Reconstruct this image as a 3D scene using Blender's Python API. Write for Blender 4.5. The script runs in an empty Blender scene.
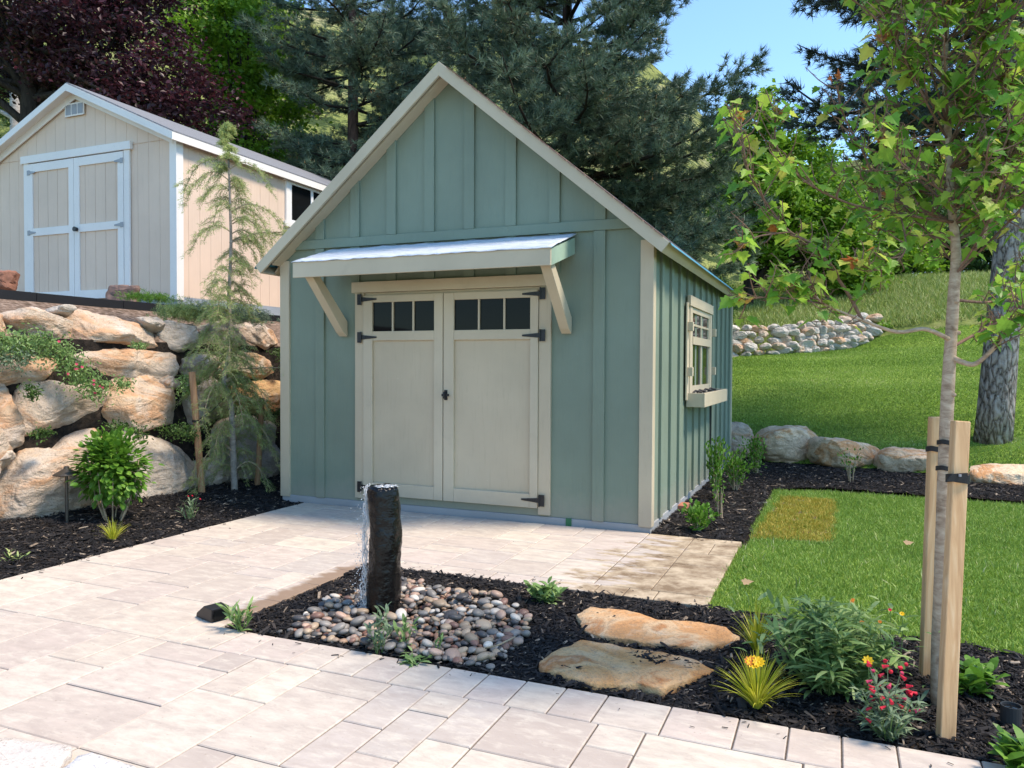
import bpy, math, random
import numpy as np
from mathutils import noise, Vector
PI = math.pi
random.seed(7)
R = np.random.default_rng(11)
SC = bpy.context.scene
COL = SC.collection
# ------------------------------------------------------------------ camera survey (metres; shed corner is the origin)
CF, CP, CR, CY = 769.83, -.0237, .0048, -.3989
CAM = np.array([1.3855, -6.1736, 1.35])
FW = np.array([math.sin(CY)*math.cos(CP), math.cos(CY)*math.cos(CP), math.sin(CP)])
_r = np.array([math.cos(CY), -math.sin(CY), 0.]); _u = np.cross(_r, FW)
RT = _r*math.cos(CR)+_u*math.sin(CR); UP = -_r*math.sin(CR)+_u*math.cos(CR)
def ray(u, v): return FW+RT*(u-512)/CF-UP*(v-384)/CF
def plane_pt(u, v, ax, val):
    d = ray(u, v); return CAM+d*(val-CAM[ax])/d[ax]
def G(u, v, z=0.): return plane_pt(u, v, 2, z)
def D(u, v, dep): return CAM+ray(u, v)*dep
def batter(u, v, out=0.):      # the battered face of the boulder wall: x = -4.4+out - .28 z
    d = ray(u, v); t = (-4.4+out-.28*0-CAM[0]-.28*CAM[2])/(d[0]+.28*d[2]); return CAM+d*t
# ------------------------------------------------------------------ mesh collector
class MB:
    def __init__(s): s.V = []; s.F = []; s.R = []; s.n = 0
    def add(s, V, F, rnd=None):
        V = np.asarray(V, float).reshape(-1, 3); s.V.append(V)
        if isinstance(F, np.ndarray): groups = [F]
        else:
            g = {}
            for f in F: g.setdefault(len(f), []).append(f)
            groups = [np.array(x) for x in g.values()]
            if rnd is not None and not np.isscalar(rnd): rnd = None
        for f in groups:
            s.F.append(f+s.n)
            s.R.append(np.full(len(f), .5 if rnd is None else rnd, float) if (rnd is None or np.isscalar(rnd)) else np.asarray(rnd, float))
        s.n += len(V); return s
    def box(s, x0, x1, y0, y1, z0, z1, rnd=None):
        V = [(x0,y0,z0),(x1,y0,z0),(x1,y1,z0),(x0,y1,z0),(x0,y0,z1),(x1,y0,z1),(x1,y1,z1),(x0,y1,z1)]
        return s.add(V, [(0,3,2,1),(4,5,6,7),(0,1,5,4),(1,2,6,5),(2,3,7,6),(3,0,4,7)], rnd)
    def prism(s, P, vec, rnd=None):     # polygon extruded along vec
        P = np.asarray(P, float); n = len(P); V = np.vstack([P, P+np.asarray(vec, float)])
        nrm = np.zeros(3)
        for i in range(n): nrm += np.cross(P[i], P[(i+1) % n])
        flip = nrm@np.asarray(vec, float) > 0
        F = [tuple(range(n)), tuple(range(2*n-1, n-1, -1))]+[(i, i+n, (i+1) % n+n, (i+1) % n) for i in range(n)]
        if flip: F = [tuple(reversed(f)) for f in F]
        return s.add(V, F, rnd)
    def beam(s, a, b, w, h, up=(0,0,1), rnd=None):
        a = np.array(a, float); b = np.array(b, float); d = b-a; d /= np.linalg.norm(d)
        sd = np.cross(d, up); sd /= np.linalg.norm(sd); uu = np.cross(sd, d)
        P = [a-sd*w/2-uu*h/2, a+sd*w/2-uu*h/2, a+sd*w/2+uu*h/2, a-sd*w/2+uu*h/2]
        return s.prism(P, b-a, rnd)
    def tube(s, P, rad, n=8, rnd=None, cap=True, wob=0.):
        P = np.asarray(P, float); m = len(P); rad = np.broadcast_to(np.asarray(rad, float), (m,))
        T = np.gradient(P, axis=0); T /= np.linalg.norm(T, axis=1)[:, None]+1e-9
        ref = np.array([0,0,1.]) if abs(T[0][2]) < .9 else np.array([1.,0,0])
        a = np.cross(T[0], ref); a /= np.linalg.norm(a); V = []
        for i in range(m):
            a = a-T[i]*(a@T[i]); a /= np.linalg.norm(a)+1e-9; b = np.cross(T[i], a)
            for k in range(n):
                t = 2*PI*k/n; rr = rad[i]*(1+(wob*noise.noise(Vector((math.cos(t)*2, math.sin(t)*2, P[i][2]*5+P[i][0]*3))) if wob else 0))
                V.append(P[i]+rr*(math.cos(t)*a+math.sin(t)*b))
        F = [(i*n+k, i*n+(k+1) % n, (i+1)*n+(k+1) % n, (i+1)*n+k) for i in range(m-1) for k in range(n)]
        if cap: F += [tuple(range(n-1, -1, -1)), tuple(range((m-1)*n, m*n))]
        return s.add(V, F, rnd)
    def lathe(s, c, prof, n=20, rnd=None):
        c = np.array(c, float); V = [c+np.array([r*math.cos(2*PI*k/n), r*math.sin(2*PI*k/n), z]) for r, z in prof for k in range(n)]
        m = len(prof)
        F = [(i*n+k, i*n+(k+1) % n, (i+1)*n+(k+1) % n, (i+1)*n+k) for i in range(m-1) for k in range(n)]
        F += [tuple(range(n-1, -1, -1)), tuple(range((m-1)*n, m*n))]
        return s.add(V, F, rnd)
    def scatter(s, T, FT, C, Dv, N, S, rnd=None):
        T = np.asarray(T, float); FT = np.asarray(FT); C = np.asarray(C, float); n = len(C)
        if n == 0: return s
        Dv = Dv/(np.linalg.norm(Dv, axis=1)[:, None]+1e-9)
        W = np.cross(N, Dv); W /= np.linalg.norm(W, axis=1)[:, None]+1e-9; N2 = np.cross(Dv, W)
        S = np.broadcast_to(np.asarray(S, float), (n,))[:, None, None]
        V = C[:, None]+S*(T[None, :, 0:1]*Dv[:, None]+T[None, :, 1:2]*W[:, None]+T[None, :, 2:3]*N2[:, None])
        F = (FT[None]+(np.arange(n)*len(T))[:, None, None]).reshape(-1, FT.shape[1])
        r = np.full(n, .5) if rnd is None else np.asarray(rnd, float)
        return s.add(V.reshape(-1, 3), F, np.repeat(r, len(FT)))
    def build(s, name, mat, parent=None, origin=None, smooth=False, bevel=0):
        V = np.concatenate(s.V) if s.V else np.zeros((0, 3))
        o3 = np.array(origin, float) if origin is not None else (np.array(parent['_w']) if parent is not None else np.zeros(3))
        V = V-o3
        me = bpy.data.meshes.new(name)
        cnt = np.concatenate([np.full(len(f), f.shape[1]) for f in s.F]); lp = np.concatenate([f.ravel() for f in s.F]).astype(np.int32)
        me.vertices.add(len(V)); me.vertices.foreach_set('co', V.ravel().astype(np.float32))
        me.loops.add(len(lp)); me.loops.foreach_set('vertex_index', lp)
        me.polygons.add(len(cnt)); st = np.concatenate([[0], np.cumsum(cnt)[:-1]]).astype(np.int32)
        me.polygons.foreach_set('loop_start', st)
        me.update(calc_edges=True)
        me.polygons.foreach_set('use_smooth', np.full(len(cnt), bool(smooth)))
        at = me.attributes.new('rnd', 'FLOAT', 'FACE'); at.data.foreach_set('value', np.concatenate(s.R).astype(np.float32))
        me.materials.append(mat); me.validate()
        o = bpy.data.objects.new(name, me); COL.objects.link(o)
        o['_w'] = o3.tolist()
        if parent is not None:
            o.parent = parent; o.location = (o3-np.array(parent['_w'])).tolist()
        else: o.location = o3.tolist()
        if bevel:
            b = o.modifiers.new('bevel', 'BEVEL'); b.width = bevel; b.segments = 2; b.limit_method = 'ANGLE'
        return o
def thing(name, loc, label, cat, group=None):
    o = bpy.data.objects.new(name, None); COL.objects.link(o); o.location = tuple(map(float, loc)); o['_w'] = [float(x) for x in loc]
    o.empty_display_size = .1
    return tag(o, label, cat, group)
def tag(o, label=None, cat=None, group=None, kind=None):
    if label: o['label'] = label
    if cat: o['category'] = cat
    if group: o['group'] = group
    if kind: o['kind'] = kind
    return o
def struct(o): o['kind'] = 'structure'; return o
def copy_tree(o, parent=None):
    c = o.copy(); COL.objects.link(c); c.parent = parent
    for ch in [x for x in COL.objects if x.parent == o]: copy_tree(ch, c)
    return c
def inpoly(P, poly):
    x, y = P[:, 0], P[:, 1]; r = np.zeros(len(P), bool); n = len(poly)
    for i in range(n):
        x0, y0 = poly[i][:2]; x1, y1 = poly[(i+1) % n][:2]
        if y0 == y1: continue
        c = ((y0 > y) != (y1 > y)) & (x < (x1-x0)*(y-y0)/(y1-y0)+x0); r ^= c
    return r
def sample(poly, dens):
    P = np.array([p[:2] for p in poly]); lo = P.min(0); hi = P.max(0)
    n = int(np.prod(hi-lo)*dens); Q = R.uniform(lo, hi, (n, 2)); return Q[inpoly(Q, poly)]
def unit(n):
    v = R.normal(size=(n, 3)); return v/np.linalg.norm(v, axis=1)[:, None]
def vnoise(P, sc, seed=0): return np.array([noise.noise(Vector((p[0]*sc+seed, p[1]*sc, (p[2] if len(p) > 2 else 0)*sc))) for p in P])
# ------------------------------------------------------------------ materials
def newmat(name, rough=.8, spec=.3):
    m = bpy.data.materials.new(name); m.use_nodes = True; nt = m.node_tree; b = nt.nodes['Principled BSDF']
    b.inputs['Roughness'].default_value = rough; b.inputs['Specular IOR Level'].default_value = spec
    return m, nt, b
def nd(nt, t, ins=None, **kw):
    n = nt.nodes.new(t)
    for k, v in kw.items(): setattr(n, k, v)
    for k, v in (ins or {}).items():
        if isinstance(v, bpy.types.NodeSocket): nt.links.new(v, n.inputs[k])
        else: n.inputs[k].default_value = v
    return n
def ramp(nt, fac, stops):
    n = nt.nodes.new('ShaderNodeValToRGB'); nt.links.new(fac, n.inputs[0]); cr = n.color_ramp
    while len(cr.elements) < len(stops): cr.elements.new(.5)
    for e, (p, c) in zip(cr.elements, stops): e.position = p; e.color = (*c, 1) if len(c) == 3 else c
    return n.outputs[0]
def coords(nt, scale=(1,1,1), kind='Object', rndshift=False):
    tc = nt.nodes.new('ShaderNodeTexCoord'); v = tc.outputs[kind]
    if rndshift:
        oi = nt.nodes.new('ShaderNodeObjectInfo'); mu = nd(nt, 'ShaderNodeMath', {0: oi.outputs['Random'], 1: 37.}, operation='MULTIPLY')
        v = nd(nt, 'ShaderNodeVectorMath', {0: v, 1: mu.outputs[0]}, operation='ADD').outputs[0]
    mp = nd(nt, 'ShaderNodeMapping', {'Vector': v}); mp.inputs['Scale'].default_value = scale
    return mp.outputs[0]
def noi(nt, vec, scale, detail=4, rough=.55, dist=0.):
    return nd(nt, 'ShaderNodeTexNoise', {'Vector': vec, 'Scale': scale, 'Detail': detail, 'Roughness': rough, 'Distortion': dist}).outputs[0]
def mix(nt, a, b, fac, mode='MIX'):
    n = nt.nodes.new('ShaderNodeMix'); n.data_type = 'RGBA'; n.blend_type = mode; n.clamp_factor = True
    for i, x in ((0, fac), (6, a), (7, b)):
        if isinstance(x, bpy.types.NodeSocket): nt.links.new(x, n.inputs[i])
        else: n.inputs[i].default_value = x if i == 0 else (*x, 1)
    return n.outputs[2]
def bump(nt, b, h, strength=.4, dist=.01, prev=None):
    n = nd(nt, 'ShaderNodeBump', {'Height': h, 'Strength': strength, 'Distance': dist})
    if prev: nt.links.new(prev, n.inputs['Normal'])
    nt.links.new(n.outputs[0], b.inputs['Normal']); return n.outputs[0]
def attr(nt, n='rnd'): return nd(nt, 'ShaderNodeAttribute', attribute_name=n).outputs['Fac']
def plain(name, c, rough=.6, spec=.4, metal=0., var=.12, sc=6):
    m, nt, b = newmat(name, rough, spec); v = coords(nt); n = noi(nt, v, sc)
    nt.links.new(ramp(nt, n, [(.3, tuple(x*(1-var) for x in c)), (.7, tuple(min(1, x*(1+var)) for x in c))]), b.inputs['Base Color'])
    b.inputs['Metallic'].default_value = metal; bump(nt, b, noi(nt, v, 60), .15, .003); return m
def paint(name, c, grain=(30, 30, 2.2), gs=.5, dirt=.12):
    m, nt, b = newmat(name, .62, .35); v = coords(nt, grain); w = coords(nt)
    g = noi(nt, v, 1.6, 6, .65); f = noi(nt, w, 1.3, 4); s = noi(nt, w, 140, 2)
    c0 = ramp(nt, f, [(.3, tuple(x*(1-dirt) for x in c)), (.7, tuple(x*(1+dirt*.6) for x in c))])
    c1 = mix(nt, c0, tuple(x*.72 for x in c), ramp(nt, g, [(.56, (0,0,0)), (.8, (.42,.42,.42))]))
    # scattered nail dimples and scuffs
    vo = nd(nt, 'ShaderNodeTexVoronoi', {'Vector': w, 'Scale': 5.}); 
    c2 = mix(nt, c1, tuple(x*1.25 for x in c), ramp(nt, vo.outputs['Distance'], [(.0, (.8,.8,.8)), (.035, (0,0,0))]))
    zz = nd(nt, 'ShaderNodeSeparateXYZ', {0: nd(nt, 'ShaderNodeNewGeometry').outputs['Position']}).outputs[2]
    sp = nd(nt, 'ShaderNodeMath', {0: noi(nt, w, 7, 5, .7), 1: -.35, 2: zz}, operation='MULTIPLY_ADD').outputs[0]
    c2 = mix(nt, c2, (.36, .31, .25), nd(nt, 'ShaderNodeMapRange', {0: sp, 1: -.10, 2: .12, 3: .38, 4: 0.}).outputs[0])
    nt.links.new(c2, b.inputs['Base Color'])
    p = bump(nt, b, g, gs, .006); bump(nt, b, s, .12, .002, p); return m
GREEN = paint('sage_paint', (.200, .252, .190))
BEIGE = paint('beige_paint', (.55, .455, .32), (26, 26, 2.5), .35)
BEIGEH = paint('beige_paint_boards', (.57, .48, .345), (3, 3, 3), .2)
TANW = paint('tan_paint', (.73, .56, .44), (30, 30, 1.5), .4, .08)
WHITE = paint('white_paint', (.80, .775, .74), (20, 20, 20), .15, .06)
BLUEG = paint('treated_sill', (.30, .35, .40), (3, 3, 20), .4, .2)
BLACK = plain('black_metal', (.012, .012, .014), .45, .5)
DARKP = plain('black_edging', (.012, .013, .016), .5, .4)
RUBBER = plain('rubber_strap', (.012, .012, .013), .55, .4)
BRONZE = plain('bronze', (.10, .085, .07), .45, .5, .6)
GREENT = plain('green_tape', (.02, .16, .07), .4)
BRICK = plain('brick_red', (.40, .16, .10), .9, .2)
WHITEP = plain('white_vinyl', (.8, .8, .8), .4, .4, 0, .03)
GALV = plain('galvanised', (.30, .31, .33), .5, .5, .3)
BLUEF = plain('blue_drip_edge', (.06, .30, .42), .35, .5)
LEAFDRY = plain('dry_wood', (.38, .26, .15), .9, .2)
def m_glass():
    m, nt, b = newmat('window_glass', .03, .10); b.inputs['Base Color'].default_value = (.008, .009, .010, 1)
    v = coords(nt); bump(nt, b, noi(nt, v, 1.5, 2), .05, .02); return m
GLASS = m_glass()
def m_shingle():
    m, nt, b = newmat('shingles', .9, .2); v = coords(nt)
    br = nd(nt, 'ShaderNodeTexBrick', {'Vector': coords(nt, (1, 1, 1)), 'Scale': 3., 'Mortar Size': .01, 'Color1': (.14,.12,.11,1), 'Color2': (.09,.08,.075,1), 'Mortar': (.03,.03,.03,1)})
    c = mix(nt, br.outputs[0], (.22, .17, .14), ramp(nt, noi(nt, v, 60), [(.45, (0,0,0)), (.7, (.6,.6,.6))]))
    nt.links.new(c, b.inputs['Base Color']); bump(nt, b, noi(nt, v, 90), .5, .004); return m
SHINGLE = m_shingle()
def m_membrane():
    m, nt, b = newmat('roof_membrane', .35, .5); v = coords(nt, (1, 5, 1))
    n = noi(nt, v, 3.5, 5, .6, 1.5)
    nt.links.new(ramp(nt, n, [(.3, (.42,.50,.62)), (.5, (.62,.68,.76)), (.7, (.75,.78,.82))]), b.inputs['Base Color']); bump(nt, b, n, .9, .03); return m
MEMB = m_membrane()
def m_stone(name, stops, bs=.7, sc=1.6, pale=(.70, .65, .58), pf=.6, bf=.65):
    m, nt, b = newmat(name, .85, .25); v = coords(nt, rndshift=True); st = coords(nt, (1, .8, 1.7), rndshift=True)
    n1 = noi(nt, st, sc, 8, .6, .9); n2 = noi(nt, v, sc*4, 6, .65); n3 = noi(nt, v, 70, 5, .7)
    c = ramp(nt, n1, stops)
    c = mix(nt, c, (.30, .215, .15), ramp(nt, n2, [(.55, (0,0,0)), (.75, (bf,bf,bf))]))
    c = mix(nt, c, pale, ramp(nt, noi(nt, v, sc*2.3, 5), [(.56, (0,0,0)), (.72, (pf,pf,pf))]))
    cr = noi(nt, st, sc*2.4, 7, .6, 2.2)
    crk = ramp(nt, cr, [(.485, (0,0,0)), (.5, (1,1,1)), (.515, (0,0,0))])
    c = mix(nt, c, (.18, .12, .08), nd(nt, 'ShaderNodeMath', {0: crk, 1: .38}, operation='MULTIPLY').outputs[0])
    c = mix(nt, c, (.2, .16, .13), ramp(nt, n3, [(.54, (0,0,0)), (.72, (.7,.7,.7))]))
    nt.links.new(c, b.inputs['Base Color'])
    p = bump(nt, b, n1, bs, .12); p = bump(nt, b, n2, bs, .05, p); p = bump(nt, b, cr, bs*.8, .05, p); bump(nt, b, n3, .7, .010, p); return m
STONE = m_stone('sandstone', [(.30, (.34,.28,.24)), (.42, (.54,.43,.34)), (.50, (.60,.47,.36)), (.58, (.58,.33,.19)), (.64, (.60,.42,.28)), (.72, (.62,.53,.44))])
STONEL = m_stone('light_sandstone', [(.30, (.60,.36,.21)), (.44, (.76,.54,.36)), (.52, (.80,.60,.41)), (.57, (.66,.31,.13)), (.64, (.78,.56,.37))], .7, 1.6, (.80,.64,.47), .5)
SLAB2 = m_stone('rusty_flagstone', [(.30, (.58,.24,.085)), (.44, (.74,.36,.14)), (.52, (.80,.48,.24)), (.60, (.56,.21,.07)), (.70, (.80,.54,.32))], .4, 2.6, (.74,.54,.36), .5, .3)
STONEG = m_stone('grey_shade_sandstone', [(.30, (.30,.26,.22)), (.5, (.46,.40,.335)), (.62, (.54,.46,.38)), (.72, (.46,.33,.24))])  # for grey stones; beside the shed its darker grey paints in shade
STONER = m_stone('rust_sandstone', [(.30, (.30,.14,.06)), (.45, (.52,.27,.12)), (.55, (.62,.40,.20)), (.68, (.36,.15,.07))])
SLAB = m_stone('flagstone', [(.30, (.56,.27,.11)), (.44, (.66,.34,.15)), (.54, (.72,.50,.30)), (.60, (.52,.23,.09)), (.70, (.72,.52,.33))], .4, 2.6, (.76,.62,.46), .6, .4)
def m_paver():
    m, nt, b = newmat('paver_concrete', .85, .2); v = coords(nt); a = attr(nt)
    base = ramp(nt, a, [(0, (.43,.365,.32)), (.2, (.58,.50,.41)), (.4, (.50,.42,.365)), (.6, (.62,.55,.45)), (.8, (.55,.46,.40)), (1, (.47,.42,.375))])
    sh = nd(nt, 'ShaderNodeVectorMath', {0: v, 1: nd(nt, 'ShaderNodeMath', {0: a, 1: 91.}, operation='MULTIPLY').outputs[0]}, operation='ADD').outputs[0]
    mp = nd(nt, 'ShaderNodeMapping', {'Vector': sh}); mp.inputs['Scale'].default_value = (1, 2.4, 1)
    n = noi(nt, mp.outputs[0], 6, 8, .7, .25)
    c = mix(nt, base, (.40, .335, .29), ramp(nt, n, [(.36, (.7,.7,.7)), (.60, (0,0,0))]))
    c = mix(nt, c, (.66, .60, .50), ramp(nt, noi(nt, mp.outputs[0], 9, 7, .7, .3), [(.50, (0,0,0)), (.70, (.6,.6,.6))]))
    c = mix(nt, c, (.30, .24, .19), ramp(nt, noi(nt, v, 55, 3), [(.66, (0,0,0)), (.76, (.75,.75,.75))]))
    # tan mineral stain at the right end and soaked strip left of the fountain
    sx = nd(nt, 'ShaderNodeSeparateXYZ', {0: v}); n4 = nd(nt, 'ShaderNodeMath', {0: noi(nt, coords(nt, (1, 2.5, 1)), 3.2, 5, .6), 1: .5}, operation='SUBTRACT').outputs[0]
    xx = nd(nt, 'ShaderNodeMath', {0: n4, 1: 2.3, 2: sx.outputs[0]}, operation='MULTIPLY_ADD').outputs[0]
    xx = nd(nt, 'ShaderNodeMath', {0: xx, 1: nd(nt, 'ShaderNodeMath', {0: sx.outputs[1], 1: .10}, operation='MULTIPLY').outputs[0]}, operation='SUBTRACT').outputs[0]
    f1 = nd(nt, 'ShaderNodeMapRange', {0: xx, 1: .05, 2: .22, 3: 0., 4: .95}).outputs[0]
    f1y = nd(nt, 'ShaderNodeMapRange', {0: sx.outputs[1], 1: -2.2, 2: -2.1, 3: 0., 4: 1.}).outputs[0]
    f1 = nd(nt, 'ShaderNodeMath', {0: f1, 1: f1y}, operation='MULTIPLY').outputs[0]
    c = mix(nt, c, mix(nt, (.20, .135, .08), (.50, .40, .28), ramp(nt, noi(nt, v, 5, 5, .7), [(.38, (0,0,0)), (.62, (1,1,1))])), f1)
    dx = nd(nt, 'ShaderNodeMath', {0: sx.outputs[0], 1: 1.56}, operation='ADD').outputs[0]
    dx = nd(nt, 'ShaderNodeMath', {0: n4, 1: .35, 2: nd(nt, 'ShaderNodeMath', {0: dx}, operation='ABSOLUTE').outputs[0]}, operation='MULTIPLY_ADD').outputs[0]
    f2 = nd(nt, 'ShaderNodeMapRange', {0: dx, 1: .06, 2: .12, 3: .85, 4: 0.}).outputs[0]
    fy = nd(nt, 'ShaderNodeMapRange', {0: sx.outputs[1], 1: -3.1, 2: -2.9, 3: 0., 4: 1.}).outputs[0]
    fz = nd(nt, 'ShaderNodeMapRange', {0: sx.outputs[1], 1: -1.9, 2: -1.7, 3: 1., 4: 0.}).outputs[0]
    f2 = nd(nt, 'ShaderNodeMath', {0: nd(nt, 'ShaderNodeMath', {0: f2, 1: fy}, operation='MULTIPLY').outputs[0], 1: fz}, operation='MULTIPLY').outputs[0]
    c = mix(nt, c, (.24, .155, .10), f2)
    nt.links.new(c, b.inputs['Base Color'])
    p = bump(nt, b, n, .25, .006); bump(nt, b, noi(nt, v, 120, 3), .3, .002, p); return m
PAVER = m_paver()
def m_soil():
    m, nt, b = newmat('dark_soil', .95, .1); v = coords(nt)
    nt.links.new(ramp(nt, noi(nt, v, 14, 6), [(.35, (.012,.011,.010)), (.6, (.03,.024,.02)), (.75, (.06,.045,.035))]), b.inputs['Base Color']); bump(nt, b, noi(nt, v, 30, 5), 1., .03); return m
SOIL = m_soil()
def m_dirt():
    m, nt, b = newmat('gravelly_dirt', .95, .1); v = coords(nt)
    nt.links.new(ramp(nt, noi(nt, v, 18, 6), [(.35, (.10,.07,.05)), (.55, (.24,.17,.13)), (.75, (.42,.33,.27))]), b.inputs['Base Color']); bump(nt, b, noi(nt, v, 25, 5), 1., .04); return m
DIRT = m_dirt()
def m_chip():
    m, nt, b = newmat('mulch_chips', .8, .25); a = attr(nt)
    nt.links.new(ramp(nt, a, [(0, (.006,.006,.007)), (.5, (.013,.012,.013)), (.88, (.035,.031,.030)), (.95, (.075,.058,.047)), (.972, (.24,.18,.13)), (1, (.36,.29,.22))]), b.inputs['Base Color']); return m
CHIP = m_chip()
def m_leaf(name, stops, trans=.35, rough=.5, patch=.0, psc=2.):
    m, nt, b = newmat(name, rough, .35); a = attr(nt); v = coords(nt)
    f = nd(nt, 'ShaderNodeMath', {0: noi(nt, v, psc, 3), 1: .5}, operation='SUBTRACT').outputs[0]
    f = nd(nt, 'ShaderNodeMath', {0: f, 1: patch, 2: a}, operation='MULTIPLY_ADD').outputs[0]
    c = ramp(nt, f, stops); nt.links.new(c, b.inputs['Base Color'])
    t = nd(nt, 'ShaderNodeBsdfTranslucent', {'Color': c}); ms = nd(nt, 'ShaderNodeMixShader', {0: trans})
    nt.links.new(b.outputs[0], ms.inputs[1]); nt.links.new(t.outputs[0], ms.inputs[2])
    nt.links.new(ms.outputs[0], nt.nodes['Material Output'].inputs[0]); return m
L_LAWN = m_leaf('lawn_blades', [(0, (.12,.22,.035)), (.4, (.20,.34,.055)), (.75, (.31,.46,.09)), (.92, (.44,.54,.16)), (1, (.58,.56,.30))], .3, .5, .5, 1.6)
L_DRY = m_leaf('dry_blades', [(0, (.20,.28,.03)), (.3, (.36,.32,.04)), (.65, (.58,.45,.10)), (.85, (.40,.38,.06)), (1, (.22,.36,.04))], .3, .6, .8, 5.)
L_WILD = m_leaf('wild_grass', [(0, (.16,.24,.05)), (.5, (.28,.38,.09)), (1, (.50,.52,.24))], .3, .7, .6, .8)
L_PINE = m_leaf('pine_needles', [(0, (.06,.11,.078)), (.45, (.125,.20,.138)), (.85, (.22,.30,.20)), (.965, (.19,.24,.13)), (.98, (.36,.19,.08)), (1, (.42,.24,.11))], .15, .55, .5, .5)
L_PINED = m_leaf('pine_needles_dark', [(0, (.03,.045,.04)), (.5, (.065,.09,.075)), (.95, (.11,.15,.11)), (1, (.14,.12,.08))], .12, .55, .4, .5)
L_GREEN = m_leaf('broad_leaves', [(0, (.07,.17,.015)), (.5, (.15,.32,.025)), (.85, (.26,.46,.05)), (1, (.38,.54,.08))], .4, .5, .6, .7)
L_DARK = m_leaf('dark_leaves', [(0, (.035,.07,.018)), (.5, (.06,.13,.028)), (1, (.13,.23,.045))], .3, .5, .5, .8)
L_PLUM = m_leaf('plum_leaves', [(0, (.024,.011,.018)), (.5, (.05,.017,.026)), (.85, (.10,.026,.038)), (.97, (.13,.022,.03)), (1, (.09,.11,.03))], .3, .4, .5, .7)
L_MAPLE = m_leaf('maple_leaves', [(0, (.08,.22,.035)), (.25, (.14,.36,.045)), (.5, (.27,.50,.065)), (.8, (.48,.62,.10)), (.93, (.66,.62,.16)), (.955, (.55,.22,.07)), (1, (.52,.16,.06))], .5, .42, .2, 3.)
L_CEDAR = m_leaf('cedar_needles', [(0, (.14,.21,.08)), (.5, (.30,.40,.14)), (1, (.66,.70,.28))], .3, .6, .2, 3.)
L_SHRUB = m_leaf('shrub_leaves', [(0, (.05,.14,.015)), (.5, (.10,.25,.03)), (1, (.21,.40,.06))], .35, .45, .3, 6.)
L_LANCE = m_leaf('lance_leaves', [(0, (.10,.19,.05)), (.5, (.19,.32,.10)), (1, (.36,.48,.19))], .3, .5, .3, 6.)
L_GOLD = m_leaf('golden_blades', [(0, (.30,.38,.03)), (.5, (.55,.56,.05)), (1, (.75,.70,.12))], .35, .5)
L_SAGE = m_leaf('grey_green_leaves', [(0, (.10,.16,.09)), (.5, (.17,.25,.15)), (1, (.28,.36,.20))], .3, .6)
F_RED = plain('red_petal', (.62, .02, .045), .5, .3); F_YEL = plain('yellow_petal', (.85, .50, .015), .5, .3); F_ORG = plain('orange_petal', (.70, .22, .03), .5, .3)
F_PINK = plain('magenta_petal', (.48, .04, .10), .5, .3)
def m_bark(name, stops, sc=(12, 12, 3), bs=1., dist=.02):
    m, nt, b = newmat(name, .9, .2); v = coords(nt, sc); n = noi(nt, v, 1.4, 7, .65, .8)
    nt.links.new(ramp(nt, n, stops), b.inputs['Base Color']); bump(nt, b, n, bs, dist); return m
B_DARK = m_bark('dark_bark', [(.3, (.018,.014,.012)), (.7, (.06,.048,.04))])
B_RED = m_bark('pine_bark', [(.3, (.05,.03,.025)), (.7, (.16,.09,.07))])
B_MAPLE = m_bark('maple_bark', [(.3, (.26,.17,.11)), (.5, (.46,.33,.23)), (.7, (.60,.47,.34))], (14, 14, 30), .35, .004)
B_TWIG = m_bark('twig_bark', [(.3, (.13,.07,.05)), (.7, (.27,.17,.12))], (20, 20, 20), .3, .003)
B_GREY = m_bark('cedar_bark', [(.3, (.14,.12,.10)), (.7, (.36,.33,.29))], (8, 8, 16), .5)
B_PALE = m_bark('pale_bark', [(.3, (.30,.27,.25)), (.7, (.60,.57,.54))], (6, 6, 12), .4)
B_STEM = m_bark('stem', [(.3, (.25,.19,.12)), (.7, (.45,.36,.25))], (20, 20, 20), .3, .003)
def m_plate():
    m, nt, b = newmat('ponderosa_bark', .95, .15); v = coords(nt, (1, 1, .35))
    wc = nd(nt, 'ShaderNodeTexNoise', {'Vector': v, 'Scale': 9., 'Detail': 4.}).outputs['Color']; wv = nd(nt, 'ShaderNodeVectorMath', {0: wc, 1: (.16,.16,.16), 2: v}, operation='MULTIPLY_ADD').outputs[0]
    vo = nd(nt, 'ShaderNodeTexVoronoi', {'Vector': wv, 'Scale': 13., 'Randomness': 1.}, feature='DISTANCE_TO_EDGE').outputs[0]
    n = noi(nt, coords(nt), 16, 6); w = nd(nt, 'ShaderNodeMath', {0: n, 1: .25, 2: vo}, operation='MULTIPLY_ADD').outputs[0]
    c = ramp(nt, w, [(.10, (.05,.036,.028)), (.2, (.23,.175,.14)), (.4, (.44,.36,.31))])
    c = mix(nt, c, (.50,.46,.43), ramp(nt, noi(nt, coords(nt, (1,1,.6)), 24, 4), [(.5, (0,0,0)), (.7, (.6,.6,.6))]))
    nt.links.new(c, b.inputs['Base Color']); bump(nt, b, w, 1., .05); return m
B_PLATE = m_plate()
def m_wood(name, stops, sc=(25, 25, 1.5)):
    m, nt, b = newmat(name, .75, .25); v = coords(nt, sc); n = noi(nt, v, 1.5, 6, .6, 1.2)
    c = ramp(nt, n, stops); vo = nd(nt, 'ShaderNodeTexVoronoi', {'Vector': coords(nt, (1,1,.5)), 'Scale': 7.}).outputs['Distance']
    c = mix(nt, c, (.20,.11,.06), ramp(nt, vo, [(.03, (.8,.8,.8)), (.09, (0,0,0))]))
    nt.links.new(c, b.inputs['Base Color']); bump(nt, b, n, .3, .004); return m
STAKE = m_wood('stake_lumber', [(.3, (.50,.28,.14)), (.5, (.62,.38,.20)), (.7, (.70,.49,.29))])
POLE = m_wood('round_pole', [(.3, (.26,.13,.07)), (.7, (.42,.25,.14))])
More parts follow.
